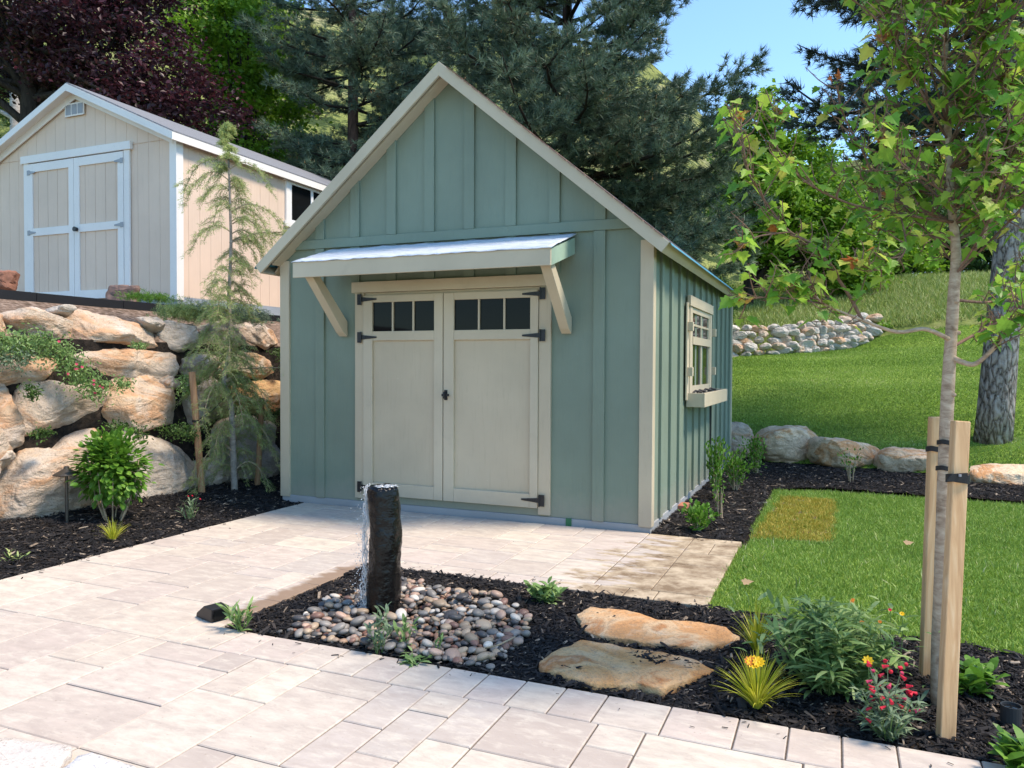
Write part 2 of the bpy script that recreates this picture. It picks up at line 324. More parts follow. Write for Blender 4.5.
def m_wet():
    m, nt, b = newmat('wet_basalt', .13, .30); v = coords(nt)
    nt.links.new(ramp(nt, noi(nt, v, 12, 5), [(.3, (.002,.002,.0022)), (.75, (.006,.006,.0065))]), b.inputs['Base Color'])
    p = bump(nt, b, noi(nt, v, 22, 5), .9, .014); bump(nt, b, noi(nt, v, 60, 3), .25, .003, p); return m
WET = m_wet()
def m_water():
    m, nt, b = newmat('falling_water', .08, .6); b.inputs['Base Color'].default_value = (.80, .83, .85, 1)
    b.inputs['Transmission Weight'].default_value = .55; b.inputs['IOR'].default_value = 1.33; return m
WATER = m_water()
def m_pebble():
    m, nt, b = newmat('river_pebble', .45, .4); v = coords(nt, rndshift=True)
    oi = nt.nodes.new('ShaderNodeObjectInfo'); c = oi.outputs['Color']
    c = mix(nt, c, (.30,.22,.18), ramp(nt, noi(nt, v, 22, 4, .6, 1.), [(.5, (0,0,0)), (.7, (.45,.45,.45))]))
    nt.links.new(c, b.inputs['Base Color']); bump(nt, b, noi(nt, v, 60), .15, .003); return m
PEB = m_pebble()
def m_terrain(name, far=False):   # scrubby foothill
    m, nt, b = newmat(name, .95, .1); v = coords(nt)
    if far:
        c = ramp(nt, noi(nt, v, .03, 7, .7), [(.35, (.10,.13,.035)), (.5, (.26,.28,.085)), (.65, (.34,.31,.17))])
        c = mix(nt, c, (.04,.065,.02), ramp(nt, noi(nt, v, .35, 8, .75), [(.49, (0,0,0)), (.53, (1,1,1))]))
    else: c = ramp(nt, noi(nt, v, 1.3, 7, .65), [(.3, (.08,.12,.03)), (.5, (.16,.20,.055)), (.7, (.27,.25,.12))])
    nt.links.new(c, b.inputs['Base Color']); bump(nt, b, noi(nt, v, 4 if not far else .3, 6), 1., .1 if not far else 3); return m
M_WILD = m_terrain('rough_grassland'); M_HILL = m_terrain('mountain_grass', True)
def m_lawn():
    m, nt, b = newmat('lawn_turf', .9, .15); v = coords(nt)
    st = noi(nt, coords(nt, (.25, 1.3, 1)), 1.0, 4, .5, .6)
    c = ramp(nt, st, [(.32, (.12,.24,.03)), (.5, (.23,.38,.05)), (.68, (.36,.50,.10))])
    c = mix(nt, c, (.035,.075,.008), ramp(nt, noi(nt, v, 30, 5, .7), [(.45, (.7,.7,.7)), (.6, (0,0,0))]))
    nt.links.new(c, b.inputs['Base Color']); bump(nt, b, noi(nt, v, 45, 5), .8, .03); return m
TURF = m_lawn()
# ------------------------------------------------------------------ terrain
def sst(a, b, x): t = np.clip((x-a)/(b-a), 0, 1); return t*t*(3-2*t)
def hgt(x, y):
    x = np.asarray(x, float); y = np.asarray(y, float)
    r = np.interp(y+.35*np.clip(x-1.2, 0, 2.6), [-99, 5.3, 5.7, 7, 9, 13.6, 14.8, 22, 40, 60], [0, 0, .12, .42, .98, 1.80, 2.45, 4.2, 4.6, 6.5])
    l = np.interp(x, [-60, -12, -6.2, -5.9, -4.95, -4.72, -4.5], [3.0, 2.15, 2.08, 2.0, 1.68, .0, 0.])
    l = np.where(y > -20, l, 0)
    base = np.maximum(r, l)
    d = np.hypot(x-CAM[0], y-CAM[1]); az = np.arctan2(x-CAM[0], y-CAM[1])-CY     # 0 = camera axis, + right
    tn = np.interp(az, [-1.6, -.75, -.3, -.05, .18, .30, .6, 1.1, 1.7], [0, .40, .43, .42, .36, .22, .20, .15, 0])
    rr = np.clip((d-60)/164, 0, 1); mt = tn*224*(rr**.9)
    mt = np.where(d > 224, tn*224*(1-np.clip((d-224)/400, 0, .6)), mt)
    return base+mt*(np.abs(az) < 1.65)*(1+.05*np.sin(x*.05)+.05*np.sin(y*.04+x*.02))
def axis(lo, hi, f0, f1, step, gro=1.22):
    a = list(np.arange(f0, f1+1e-6, step)); s = step; v = f0
    left = []
    while v > lo: s *= gro; v -= s; left.append(v)
    s = step; v = f1; right = []
    while v < hi: s *= gro; v += s; right.append(v)
    return np.array(left[::-1]+a+right)
AX = axis(-900, 900, -6.5, 6.5, .12); AY = axis(-900, 900, -4, 15, .25)
gx, gy = np.meshgrid(AX, AY, indexing='ij'); gz = hgt(gx, gy)-.035
gz = gz+np.where(np.hypot(gx, gy) > 60, .0, 0)
V = np.stack([gx, gy, gz], -1).reshape(-1, 3); ny = len(AY)
ii, jj = np.meshgrid(np.arange(len(AX)-1), np.arange(ny-1), indexing='ij')
F = np.stack([ii*ny+jj, (ii+1)*ny+jj, (ii+1)*ny+jj+1, ii*ny+jj+1], -1).reshape(-1, 4)
fc = V[F].mean(1); dist = np.hypot(fc[:, 0]-CAM[0], fc[:, 1]-CAM[1])
def sub(mask, name, mat, smooth=True):
    f = F[mask]; u, inv = np.unique(f, return_inverse=True); return struct(MB().add(V[u], inv.reshape(f.shape)).build(name, mat, smooth=smooth))
wild = (fc[:, 1] > 12.6) | (fc[:, 0] > 9) | ((fc[:, 0] < -12)) | (fc[:, 1] < -12)
sub((dist > 36) , 'hillside', M_HILL)
sub((dist <= 36) & wild, 'rough_ground', M_WILD)
terr = (dist <= 36) & ~wild & (fc[:, 0] < -4.9)
sub(terr, 'terrace_ground', DIRT)
sub((dist <= 36) & ~wild & ~terr, 'ground', SOIL)
def sheet(name, poly, mat, dz, step=.1, kindstruct=True):
    P = np.array([p[:2] for p in poly]); lo = P.min(0); hi = P.max(0)
    xs = np.arange(lo[0], hi[0]+step, step); ys = np.arange(lo[1], hi[1]+step, step)
    X, Y = np.meshgrid(xs, ys, indexing='ij'); Vv = np.stack([X, Y, hgt(X, Y)+dz], -1).reshape(-1, 3); n = len(ys)
    a, b = np.meshgrid(np.arange(len(xs)-1), np.arange(n-1), indexing='ij')
    f = np.stack([a*n+b, (a+1)*n+b, (a+1)*n+b+1, a*n+b+1], -1).reshape(-1, 4)
    f = f[inpoly(Vv[f].mean(1), poly)]; u, inv = np.unique(f, return_inverse=True)
    return struct(MB().add(Vv[u], inv.reshape(f.shape)).build(name, mat, smooth=True))
LAWN1 = [(.72,-1.74),(.73,-.25),(.80,.15), G(752,527)[:2], G(775,489)[:2], G(827,490)[:2], G(926,497)[:2], G(1024,503)[:2], (5.5,2.4), (9,1.5), (9,-1.2), (4,-1.8), G(1024,655)[:2], (1.83,-1.84), G(840,628)[:2], G(770,612)[:2]]
LAWN2 = [(-1.6,5.5),(.2,5.4),(1.2,5.25),(2.0,5.05),(2.6,4.85),(3.9,4.45),(6,4.4),(9,4.4),(9,13.4),(2.3,13.7),(1.4,13.45),(-.2,12.7),(-2.5,12.2)]
PATCH = [G(783,496)[:2], G(836,499)[:2], G(831,541)[:2], G(752,536)[:2]]
sheet('lawn', LAWN1, TURF, -.022, .05)
sheet('upper_lawn', LAWN2, TURF, .004, .1)
# blades
BLT = [(0,-.5,0),(0,.5,0),(.55,.36,.10),(.55,-.36,.10),(1,0,.35)]; BLF = [(0,1,2),(0,2,3),(3,2,4)]
def blades(mb, Q, h, w, z, lean=.35, rnd=None, hv=.35):
    n = len(Q); C = np.column_stack([Q, z]); Dv = np.column_stack([R.normal(0, lean, (n, 2)), np.ones(n)]); N = unit(n)
    S = h*R.uniform(1-hv, 1+hv, n); T = np.array(BLT, float); T[:, 1] *= w/h
    mb.scatter(T, BLF, C, Dv, N, S, R.uniform(0, 1, n) if rnd is None else rnd)
gm = MB(); Q = sample(LAWN1, 11000); Q = Q[(Q[:, 0] < 4.6)]; Q = Q[~inpoly(Q, PATCH) | (R.random(len(Q)) < .10)]
Q = Q+R.normal(0, .012, Q.shape); blades(gm, Q, .034, .005, np.full(len(Q), -.025), .6, np.clip(R.beta(2, 2.4, len(Q))+.12*vnoise(Q, 2.2)+.12*vnoise(Q, 9), 0, 1))
Q = sample(LAWN1, 350); Q = Q[Q[:, 0] < 4.6]; Q = Q[~inpoly(Q, PATCH)]; blades(gm, Q, .055, .006, np.full(len(Q), -.025), .5)
tag(gm.build('grass', L_LAWN), 'short fresh green turf grass in front of the boulder row', 'grass', kind='stuff')
gm = MB(); Q = sample(PATCH, 11000); Q = Q+.05*np.column_stack([vnoise(Q, 5), vnoise(Q, 5, 9)])+R.normal(0, .018, Q.shape); Q = Q[vnoise(Q, 7, 3) > -.42]; blades(gm, Q, .036, .006, np.full(len(Q), -.02), .6, np.clip(R.beta(2, 2.2, len(Q))+.35*vnoise(Q, 6), 0, 1))
tag(gm.build('dry_grass', L_DRY), 'square of yellowed brown sod set into the green lawn', 'dead grass', kind='stuff')
sheet('sod_base', PATCH, DIRT, -.018, .05)
gm = MB(); Q = sample(LAWN2, 2600); Q = Q[Q[:, 0] < 6.5]; blades(gm, Q, .032, .009, hgt(Q[:, 0], Q[:, 1]), .5, np.clip(R.beta(2.5, 3.5, len(Q))+.5*vnoise(np.column_stack([Q[:, 0]*.35, Q[:, 1]*1.6]), .8), 0, 1))
tag(gm.build('slope_grass', L_LAWN), 'mown bright green grass on the rising slope behind the boulders', 'grass', kind='stuff')
gm = MB(); WILD = [(-4,12.6),(-2.2,12.4),(.4,13.4),(2.0,14.0),(9,13.8),(11,24),(-7,26)]
Q = sample(WILD, 420); blades(gm, Q, .17, .02, hgt(Q[:, 0], Q[:, 1])-.03, .4)
tag(gm.build('tall_grass', L_WILD), 'tall rough grass on the bank above the rubble wall', 'tall grass', kind='stuff')
# ------------------------------------------------------------------ patio of pavers
BED = (-1.52, -3.13, -1.77)      # left x, front y, back y
PX0 = -3.41
occ = {}
U = .18
pav = []
def inside(x0, x1, y0, y1):
    if x0 < PX0-.01 or y1 > -.02: return False
    if y0 >= -1.77-.01: return x1 <= .73
    if y1 <= -3.39+.01: return x1 < 5.2 and y0 > -9.1
    return x1 <= BED[0]+.01 if y0 > -3.39-.01 else False
# border courses
x = BED[0]
while x < 5.1: w = random.choice([.18,.18,.18,.26]); pav.append((x, x+w, -3.39, -3.13)); x += w
x = BED[0]
while x < .55: w = random.choice([.18,.18,.26]); pav.append((x, min(x+w, .73) if x+w < .6 else .73, -1.77, -1.59)); x += w
def fill(X0, X1, Y0, Y1):
    nx = int(round((X1-X0)/U)); nyy = int(round((Y1-Y0)/U)); ux = (X1-X0)/nx; uy = (Y1-Y0)/nyy; oc = np.zeros((nx, nyy), bool)
    for j in range(nyy):
        for i in range(nx):
            if oc[i, j]: continue
            opts = [(3,2),(2,3),(2,2),(3,2),(2,3),(2,1),(2,2),(3,3),(1,2)]; random.shuffle(opts); opts += [(2,1),(1,2),(1,1)]
            for a, b in opts:
                if i+a <= nx and j+b <= nyy and not oc[i:i+a, j:j+b].any():
                    oc[i:i+a, j:j+b] = True; pav.append((X0+i*ux, X0+(i+a)*ux, Y0+j*uy, Y0+(j+b)*uy)); break
fill(PX0, .73, -1.59, -.03); fill(PX0, BED[0], -3.39, -1.59); fill(PX0, 5.1, -9.0, -3.39)
pm = MB()
for x0, x1, y0, y1 in pav:
    g = .0030; x0 += g; x1 -= g; y0 += g; y1 -= g; c = .004; dz = random.uniform(-.0012, .0012); tx = random.uniform(-.003, .003); ty = random.uniform(-.003, .003)
    def zz(x, y, z): return (x, y, z+dz+tx*(x-x0)+ty*(y-y0))
    V8 = [zz(x0,y0,-.06),zz(x1,y0,-.06),zz(x1,y1,-.06),zz(x0,y1,-.06),zz(x0,y0,-c),zz(x1,y0,-c),zz(x1,y1,-c),zz(x0,y1,-c),zz(x0+c,y0+c,0),zz(x1-c,y0+c,0),zz(x1-c,y1-c,0),zz(x0+c,y1-c,0)]
    pm.add(V8, np.array([(0,1,5,4),(1,2,6,5),(2,3,7,6),(3,0,4,7),(4,5,9,8),(5,6,10,9),(6,7,11,10),(7,4,8,11),(8,9,10,11)]), random.random())
struct(pm.build('patio', PAVER))
JO = m_bark('joint_sand', [(.3, (.10,.08,.065)), (.7, (.22,.18,.15))], (30,30,30))
jm = MB(); jm.box(PX0, .725, -1.765, -.03, -.05, -.007); jm.box(PX0, BED[0]-.004, -3.385, -1.767, -.05, -.007); jm.box(PX0, 5.1, -9, -3.135, -.05, -.0075)
struct(jm.build('patio_joints', JO))
# ------------------------------------------------------------------ mulch beds (chips)
BFR = [(BED[0]+.01,-3.12),(BED[0]+.01,-1.78),(.72,-1.78),(.76,-1.76),G(775,616)[:2],G(840,632)[:2],(1.83,-1.84),(2.22,-1.93),(4,-1.85),(9,-1.3),(9,-3.12)]
BLE = [(PX0-.01,-6.5),(PX0-.01,-.02),(-3.7,-.02),(-3.7,3.5),(-4.6,3.5),(-4.62,-6.5)]
BSI = [(.01,-.03),(.70,-.03),(.74,.15),G(750,527)[:2],G(772,488)[:2],G(827,487)[:2],G(926,494)[:2],G(1024,500)[:2],(5.5,2.5),(9,1.6),(9,4.5),(6,4.5),(3.9,4.55),(2.6,4.95),(2.0,5.15),(1.2,5.35),(.2,5.5),(-1.6,5.6),(-1.6,5.1),(.01,5.1)]
CH = [(-.5,-.5,0),(-.5,.5,.1),(.5,.42,.0),(.5,-.3,.25),(-.35,-.1,.7),(.42,.05,.75)]
CHF = [(0,1,4),(1,2,5),(1,5,4),(2,3,5),(3,0,4),(3,4,5)]
def chips(mb, Q, z, L=.027):
    n = len(Q); a = R.uniform(0, 2*PI, n); Dv = np.column_stack([np.cos(a), np.sin(a), R.normal(0, .28, n)]); N = np.column_stack([R.normal(0, .35, (n, 2)), np.ones(n)])
    k = 4
    for i in range(k):
        s = slice(i, None, k); T = np.array(CH, float); T[:, 1] *= [.16,.25,.34,.22][i]; T[:, 2] *= .14
        mb.scatter(T, CHF, np.column_stack([Q[s], z[s]]), Dv[s], N[s], L*np.exp(R.normal(0, .45, len(Q[s]))), np.clip(R.uniform(0, 1, len(Q[s])), 0, 1))
def mulch(name, poly, dens, label, bump_=.012, mound=None, xmax=5, base=-.03):
    s = sheet(name+'_bed', poly, SOIL, base+.022, .06)
    me = s.data; co = np.zeros(len(me.vertices)*3); me.vertices.foreach_get('co', co); co = co.reshape(-1, 3)
    def zf(P): return vnoise(np.column_stack([P[:, :2], np.zeros(len(P))]), 3.5)*bump_*1.5+vnoise(np.column_stack([P[:, :2], np.zeros(len(P))]), 14, 5)*bump_*.7+(mound(P[:, 0], P[:, 1]) if mound else 0)
    co[:, 2] += zf(co); me.vertices.foreach_set('co', co.ravel())
    Q = sample(poly, dens); Q = Q[Q[:, 0] < xmax]; mb = MB(); z = hgt(Q[:, 0], Q[:, 1])+base+.022+zf(Q)+R.uniform(0, .014, len(Q))
    chips(mb, Q, z); o = mb.build(name, CHIP); tag(o, label, 'mulch', kind='stuff'); return zf
mulch('front_mulch', BFR, 6500, 'black shredded bark mulch round the fountain and stepping stones', xmax=3.2)
R = np.random.default_rng(66); lm_ = MB(); Qa = np.vstack([np.column_stack([R.uniform(-1.5, 4, 70), -3.14-np.abs(R.normal(0, .07, 70))]), np.column_stack([R.uniform(-1.5, .7, 40), -1.76+np.abs(R.normal(0, .06, 40))]), np.column_stack([PX0+np.abs(R.normal(0, .07, 60)), R.uniform(-5, 0, 60)]), np.column_stack([R.uniform(.3, .7, 15), -.04-np.abs(R.normal(0, .05, 15))])])
chips(lm_, Qa, np.full(len(Qa), .004), .018); tag(lm_.build('mulch_litter', CHIP), 'stray bark crumbs scattered on the pavers along the bed edges', 'mulch', kind='stuff')
mulch('left_mulch', BLE, 4800, 'black bark mulch below the boulder retaining wall', .015, lambda x, y: np.clip((-3.5-x)*.10, 0, .12))
mulch('side_mulch', BSI, 3200, 'black bark mulch strip beside the shed and the boulder row', .015, xmax=4.4)
# ------------------------------------------------------------------ boulders
def rockmesh(mb, c, ax, R2, T, seed, cuts=17, nt_=64, nr=17, rough=.042, rnd=.5, backf=.8):
    """rock with outline R2(theta) in the plane (ax0, ax1) and thickness T along ax2, chiselled by random planes"""
    rg = np.random.default_rng(seed); V = []
    lat = np.linspace(-PI/2, PI/2, nr*2+1)
    for la in lat:
        rr = max(abs(math.cos(la)), 0)**.30; dz = math.copysign(abs(math.sin(la))**.52, la)*T*(1 if la > 0 else backf)
        for k in range(nt_):
            t = 2*PI*k/nt_; r = R2(t)*rr; V.append((r*math.cos(t), r*math.sin(t), dz))
    V = np.array(V); sz = np.abs(V).max(0)+1e-6
    for _ in range(cuts):
        n = rg.normal(size=3); n[2] = (abs(n[2])*.8+rg.choice([.25, .9, 1.3]))*(1 if rg.random() < .92 else -1); n /= np.linalg.norm(n); Vn = V/sz
        m = (Vn@n).max()*rg.uniform(.72, .92); dd = Vn@n-m; Vn = Vn-np.outer(np.clip(dd, 0, None), n)*.92; V = Vn*sz
    s0 = min(sz[0], sz[1], .5)
    nz = np.array([noise.fractal(Vector((p[0]*2.2/s0*.5+seed*3.1, p[1]*2.2/s0*.5, p[2]*2.2/s0*.5)), .9, 2.1, 5) for p in V])
    V = V*(1+nz[:, None]*rough*2.2)
    n2 = np.array([noise.noise(Vector((p[0]*14+seed, p[1]*14, p[2]*14))) for p in V]); n3 = np.array([abs(noise.noise(Vector((p[0]*3+seed, p[1]*9+.8*noise.noise(Vector((p[0]*3, p[1]*3, seed))), p[2]*5)))) for p in V]); V = V+V/(np.linalg.norm(V, axis=1)[:, None]+1e-6)*(n2*rough*.35-np.clip(.12-n3, 0, 1)*rough*2.2)[:, None]
    W = c+V@np.array(ax); n = len(lat)
    F = [(i*nt_+k, i*nt_+(k+1) % nt_, (i+1)*nt_+(k+1) % nt_, (i+1)*nt_+k) for i in range(n-1) for k in range(nt_)]
    return mb.add(W, np.array(F), rnd)
def radial(poly):      # outline polygon (2D) -> centre, R(theta)
    P = np.array(poly); lo = P.min(0); hi = P.max(0)
    A = P-P.mean(0); B = np.roll(P, -1, 0); w = P[:, 0]*B[:, 1]-B[:, 0]*P[:, 1]; ar = w.sum()/2
    c = np.array([((P[:, 0]+B[:, 0])*w).sum(), ((P[:, 1]+B[:, 1])*w).sum()])/(6*ar); Q = P-c
    def f(t):
        d = np.array([math.cos(t), math.sin(t)]); best = 0
        for i in range(len(Q)):
            a, b = Q[i], Q[(i+1) % len(Q)]; e = b-a; den = d[0]*e[1]-d[1]*e[0]
            if abs(den) < 1e-9: continue
            s = (a[0]*e[1]-a[1]*e[0])/den; q = (a[0]*d[1]-a[1]*d[0])/den
            if s > 0 and -1e-6 <= q <= 1+1e-6: best = max(best, s)
        return best if best > 0 else .05
    tt = np.linspace(0, 2*PI, 181); rr = np.array([f(t) for t in tt]); rr = (rr+np.roll(rr[:-1].tolist()+[rr[0]], 2)+np.roll(rr, -2))/3
    return c, lambda t: float(np.interp(t % (2*PI), tt, rr))
# batter plane axes
BA = np.array([0,1.,0]); BB = np.array([-.28,0,1.])/math.hypot(.28, 1); BN = np.cross(BA, BB)
if BN[0] < 0: BN = -BN
BO = np.array([-4.4,0,0])
def wall_rock(mb, pix, T, seed, out=0., **k):
    P = [batter(u, v, out) for u, v in pix]; q = [((p-BO)@BA, (p-BO)@BB) for p in P]
    if sum((q[i][0]*q[(i+1) % len(q)][1]-q[(i+1) % len(q)][0]*q[i][1]) for i in range(len(q))) < 0: q = q[::-1]
    c, f = radial(q); g = lambda t: f(t)*1.12
    c3 = BO+np.array([out,0,0])+c[0]*BA+c[1]*BB-BN*T*.8
    return rockmesh(mb, c3, [BA, BB, BN], g, T, seed, **k)
z1 = lambda L: [(x/2.743, 290+y/2.743) for x, y in L]
z2 = lambda L: [(140+x/4.8, 300+y/4.8) for x, y in L]
WR = [(z1([(-70,50),(0,36),(24,52),(38,85),(34,116),(0,120),(-70,122)]), .30, STONE),
 (z1([(34,52),(110,46),(200,58),(224,92),(224,134),(180,140),(140,128),(110,112),(66,88)]), .32, STONE),
 (z1([(213,44),(300,44),(382,68),(442,93),(480,130),(480,160),(430,158),(350,138),(290,132),(230,130),(213,90)]), .34, STONE),
 (z1([(165,36),(212,33),(224,50),(212,62),(168,50)]), .15, STONEG),
 (z1([(182,148),(230,138),(300,136),(380,158),(482,163),(522,195),(530,216),(500,234),(440,234),(330,228),(258,224),(228,200)]), .34, STONE),
 (z1([(-70,165),(0,150),(60,152),(122,163),(168,188),(172,232),(120,243),(0,252),(-70,257)]), .32, STONE),
 (z1([(-70,262),(0,254),(46,250),(78,284),(90,335),(82,402),(30,427),(-70,422)]), .32, STONE),
 (z1([(93,255),(150,235),(220,262),(300,236),(333,288),(343,342),(322,362),(250,358),(150,378),(83,377),(86,310)]), .34, STONE),
 (z1([(336,238),(440,233),(502,263),(522,290),(528,346),(440,364),(350,378),(328,347),(336,290)]), .34, STONE),
 (z1([(452,232),(492,233),(502,264),(468,264)]), .16, STONE),
 (z1([(398,68),(450,70),(468,100),(440,102),(408,88)]), .16, STONEG),
 (z1([(463,83),(500,76),(572,93),(562,152),(530,170),(488,167),(472,130)]), .30, STONEG),
 (z2([(530,96),(620,106),(672,146),(694,190),(694,228),(640,234),(600,205),(535,165)]), .30, STONE),
 (z2([(385,95),(480,90),(535,120),(540,190),(470,235),(395,225)]), .28, STONEG),
 (z2([(255,258),(400,242),(430,290),(405,352),(290,374),(245,330)]), .30, STONEG),
 (z2([(430,240),(560,236),(645,252),(686,330),(645,364),(520,358),(425,345)]), .30, STONE),
 (z2([(488,392),(560,368),(620,362),(696,392),(696,515),(600,536),(520,508),(482,442)]), .30, STONER),
 (z2([(268,385),(400,374),(480,434),(484,512),(420,545),(320,585),(275,480)]), .30, STONEG),
 (z2([(436,562),(540,556),(640,568),(700,590),(700,800),(432,790)]), .30, STONEG),  # boulder next to the shed, shed shade put into its grey
 (z1([(13,490),(60,446),(122,426),(180,436),(230,392),(280,383),(306,420),(336,500),(300,588),(150,612),(60,606),(13,580)]), .36, STONE),
 (z1([(-70,460),(5,460),(20,500),(14,574),(-70,586)]), .30, STONE),
 (z1([(-20,440),(40,428),(78,432),(56,457),(14,478),(-20,470)]), .2, STONE),
 (z1([(436,382),(490,392),(532,428),(562,480),(606,520),(566,545),(480,556),(398,570),(390,500),(415,430)]), .33, STONEG),
 (z1([(556,466),(640,446),(668,450),(668,540),(600,552),(556,530)]), .28, STONEG),  # grey tone here stands for shade from the shed
 (z1([(296,428),(390,376),(424,400),(404,565),(320,570)]), .28, STONEG),
 (z1([(662,420),(730,415),(790,430),(790,520),(670,540)]), .28, STONEG)]
wallT = thing('boulder_wall', (-4.5, -.5, 0), 'stacked sandstone boulder retaining wall holding up the terrace of the tan shed', 'retaining wall')
for i, (px, T, mt) in enumerate(WR):
    wall_rock(MB(), px, T, 100+i).build('boulder', mt, wallT, smooth=True)
k = 300
for y0 in list(np.arange(-5.7, -2.7, .95))+[2.0, 3.0]:      # the courses that run on past the frame
    for r_ in range(4):
        c = BO+BA*(y0+(.3 if r_ % 2 else 0))+BB*(.25+.47*r_)-BN*.12; k += 1
        rockmesh(MB(), c, [BA, BB, BN], lambda t: .30/math.sqrt((math.cos(t)*.30/.52)**2+(math.sin(t)*.30/.25)**2), .28, k, nt_=28, nr=8).build('boulder', STONE, wallT, smooth=True)
# single boulders along the lawn
def lawn_boulder(pix, dep, T, seed, mt, label):
    P = [D(u, v, dep) for u, v in pix]; O = P[0]; A = np.array([RT[0], RT[1], 0]); A /= np.linalg.norm(A); B = np.array([0,0,1.]); N = np.cross(A, B)
    if N@FW > 0: N = -N
    q = [((p-O)@A, (p-O)@B) for p in P]
    if sum((q[i][0]*q[(i+1) % len(q)][1]-q[(i+1) % len(q)][0]*q[i][1]) for i in range(len(q))) < 0: q = q[::-1]
    c, f = radial(q); c3 = O+c[0]*A+c[1]*B-N*T*.8; mb = rockmesh(MB(), c3, [A, B, N], lambda t: f(t)*1.05, T, seed)
    tag(mb.build('boulder', mt, origin=(c3[0], c3[1], 0), smooth=True), label, 'boulder', 'boulders along the foot of the lawn slope')
#LB
lawn_boulder([(722,428),(745,424),(757,431),(759,446),(752,460),(722,461)], 10.9, .35, 21, STONE, 'rust brown boulder right against the back corner of the green shed')
lawn_boulder([(767,440),(776,432),(798,428),(820,430),(828,438),(824,452),(806,467),(775,466),(765,455)], 10.7, .40, 32, STONEL, 'large cream boulder with a domed top, beside the gap in the row')
lawn_boulder([(821,445),(828,440),(855,442),(884,449),(891,456),(888,472),(860,474),(826,467),(820,458)], 10.25, .35, 23, STONEL, 'flat topped boulder with orange rust stains behind a small shrub')
lawn_boulder([(892,458),(900,451),(926,452),(944,454),(958,462),(955,478),(890,476)], 9.85, .34, 24, STONEL, 'low pale boulder half hidden behind the timber tree stakes')
lawn_boulder([(981,472),(1010,468),(1050,469),(1070,475),(1070,493),(1010,491),(982,489)], 8.9, .28, 25, STONEL, 'long low boulder with a brown streak below the ponderosa trunk')
# rubble wall on the slope
RUB = m_stone('rubble_stone', [(.30, (.42,.40,.37)), (.5, (.58,.55,.50)), (.62, (.66,.60,.52)), (.72, (.50,.40,.30))], .5, 5.)
rw = thing('rubble_wall', (.6, 13, 1.7), 'low curved dry wall of small pale rubble stones above the lawn', 'stone wall')
arc = [(-2.6,12.0),(-.9,12.4),(.59,12.95),(1.4,13.3),(2.2,13.75)]; k = 500; tt = np.linspace(0, 1, 21)
ax_ = np.interp(tt, np.linspace(0, 1, 5), [a[0] for a in arc]); ay_ = np.interp(tt, np.linspace(0, 1, 5), [a[1] for a in arc])
for row in range(5):
    for i in range(20):
        if row == 4 and (i < 5 or i > 18): continue
        if k-500 >= 98: break
        x = ax_[i]+.12*(row % 2)+random.uniform(-.04, .04); y = ay_[i]+row*.07; z = hgt(x, y-row*.07)-.02+row*.15+random.uniform(-.03, .03)
        w = random.uniform(.10, .24); h = random.uniform(.075, .135); k += 1
        a = random.uniform(-.3, .3); A = np.array([math.cos(a), math.sin(a), random.uniform(-.2, .2)]); A /= np.linalg.norm(A); B = np.array([0,0,1.])-A*A[2]; B /= np.linalg.norm(B)
        rockmesh(MB(), np.array([x, y, z+.06]), [A, B, np.cross(A, B)], lambda t: 1/math.sqrt((math.cos(t)/w)**2+(math.sin(t)/h)**2), .14, k, cuts=14, nt_=14, nr=4, rough=.05).build('stone', [RUB, STONE, RUB][k % 3], rw, smooth=False)
#INSERT2
# ------------------------------------------------------------------ green garden shed
W_, D_ = 3.68, 5.06; XC = -1.84; SL = .833; ZR = 3.87
def zroof(x): return ZR-SL*abs(x-XC)
sh = thing('garden_shed', (XC, 2.5, 0), 'sage green board and batten garden shed with beige double doors and a door canopy', 'shed')
w = MB(); zt = lambda x: zroof(x)+.03
pent = lambda y: [(-W_,y,.06),(0,y,.06),(0,y,zt(0)),(XC,y,zt(XC)),(-W_,y,zt(-W_))]
w.prism(pent(0), (0,.06,0)); w.prism(pent(D_-.06), (0,.06,0))
w.prism([(0,.06,.06),(0,D_-.06,.06),(0,D_-.06,2.37),(0,.06,2.37)], (-.06,0,0)); w.prism([(-W_,.06,.06),(-W_,D_-.06,.06),(-W_,D_-.06,2.37),(-W_,.06,2.37)], (.06,0,0))
w.build('wall', GREEN, sh)
# battens belong to the boarding
b = MB()
for i in range(9):
    x = -.43-.4*i
    if -3.6 < x < -.1:
        if x > -.8 or x < -2.9: b.box(x-.05, x+.05, -.026, .002, .06, 2.468)
        b.prism([(x-.05,.002,2.558),(x+.05,.002,2.558),(x+.05,.002,zroof(x+.05)+.02),(x-.05,.002,zroof(x-.05)+.02)], (0,-.026,0))
for x in (-2.83-.0,-2.43,-2.03,-1.63,-1.23,-.83): b.box(x-.05, x+.05, -.02, .002, 2.134, 2.468)
for i in range(12):
    y = .36+.41*i; b.box(-.002, .025, y-.045, y+.045, .06, 2.36); b.box(-W_-.02, -W_+.002, y-.045, y+.045, .06, 2.36)
b.box(-W_+.105, -.105, -.030, .001, 2.47, 2.556)
b.build('batten', GREEN, sh, bevel=.003)
for cx, s in ((0, 1), (-W_, -1)):
    c = MB(); x0, x1 = (cx-.085, cx+.024) if s > 0 else (cx-.024, cx+.085)
    c.box(x0, x1, -.026, 0, .045, 2.37); xx = (cx+.001, cx+.024) if s > 0 else (cx-.024, cx-.001); c.box(*xx, .0, .07, .045, 2.37)
    c.build('corner_trim', BEIGE, sh, bevel=.003)
    c = MB(); c.box(x0, x1, D_+.001, D_+.026, .045, 2.37); c.box(*xx, D_-.07, D_, .045, 2.37); c.build('corner_trim', BEIGE, sh, bevel=.003)
f = MB(); f.box(-W_-.01, .012, -.012, D_+.01, -.02, .058); f.build('sill', BLUEG, sh, bevel=.004)
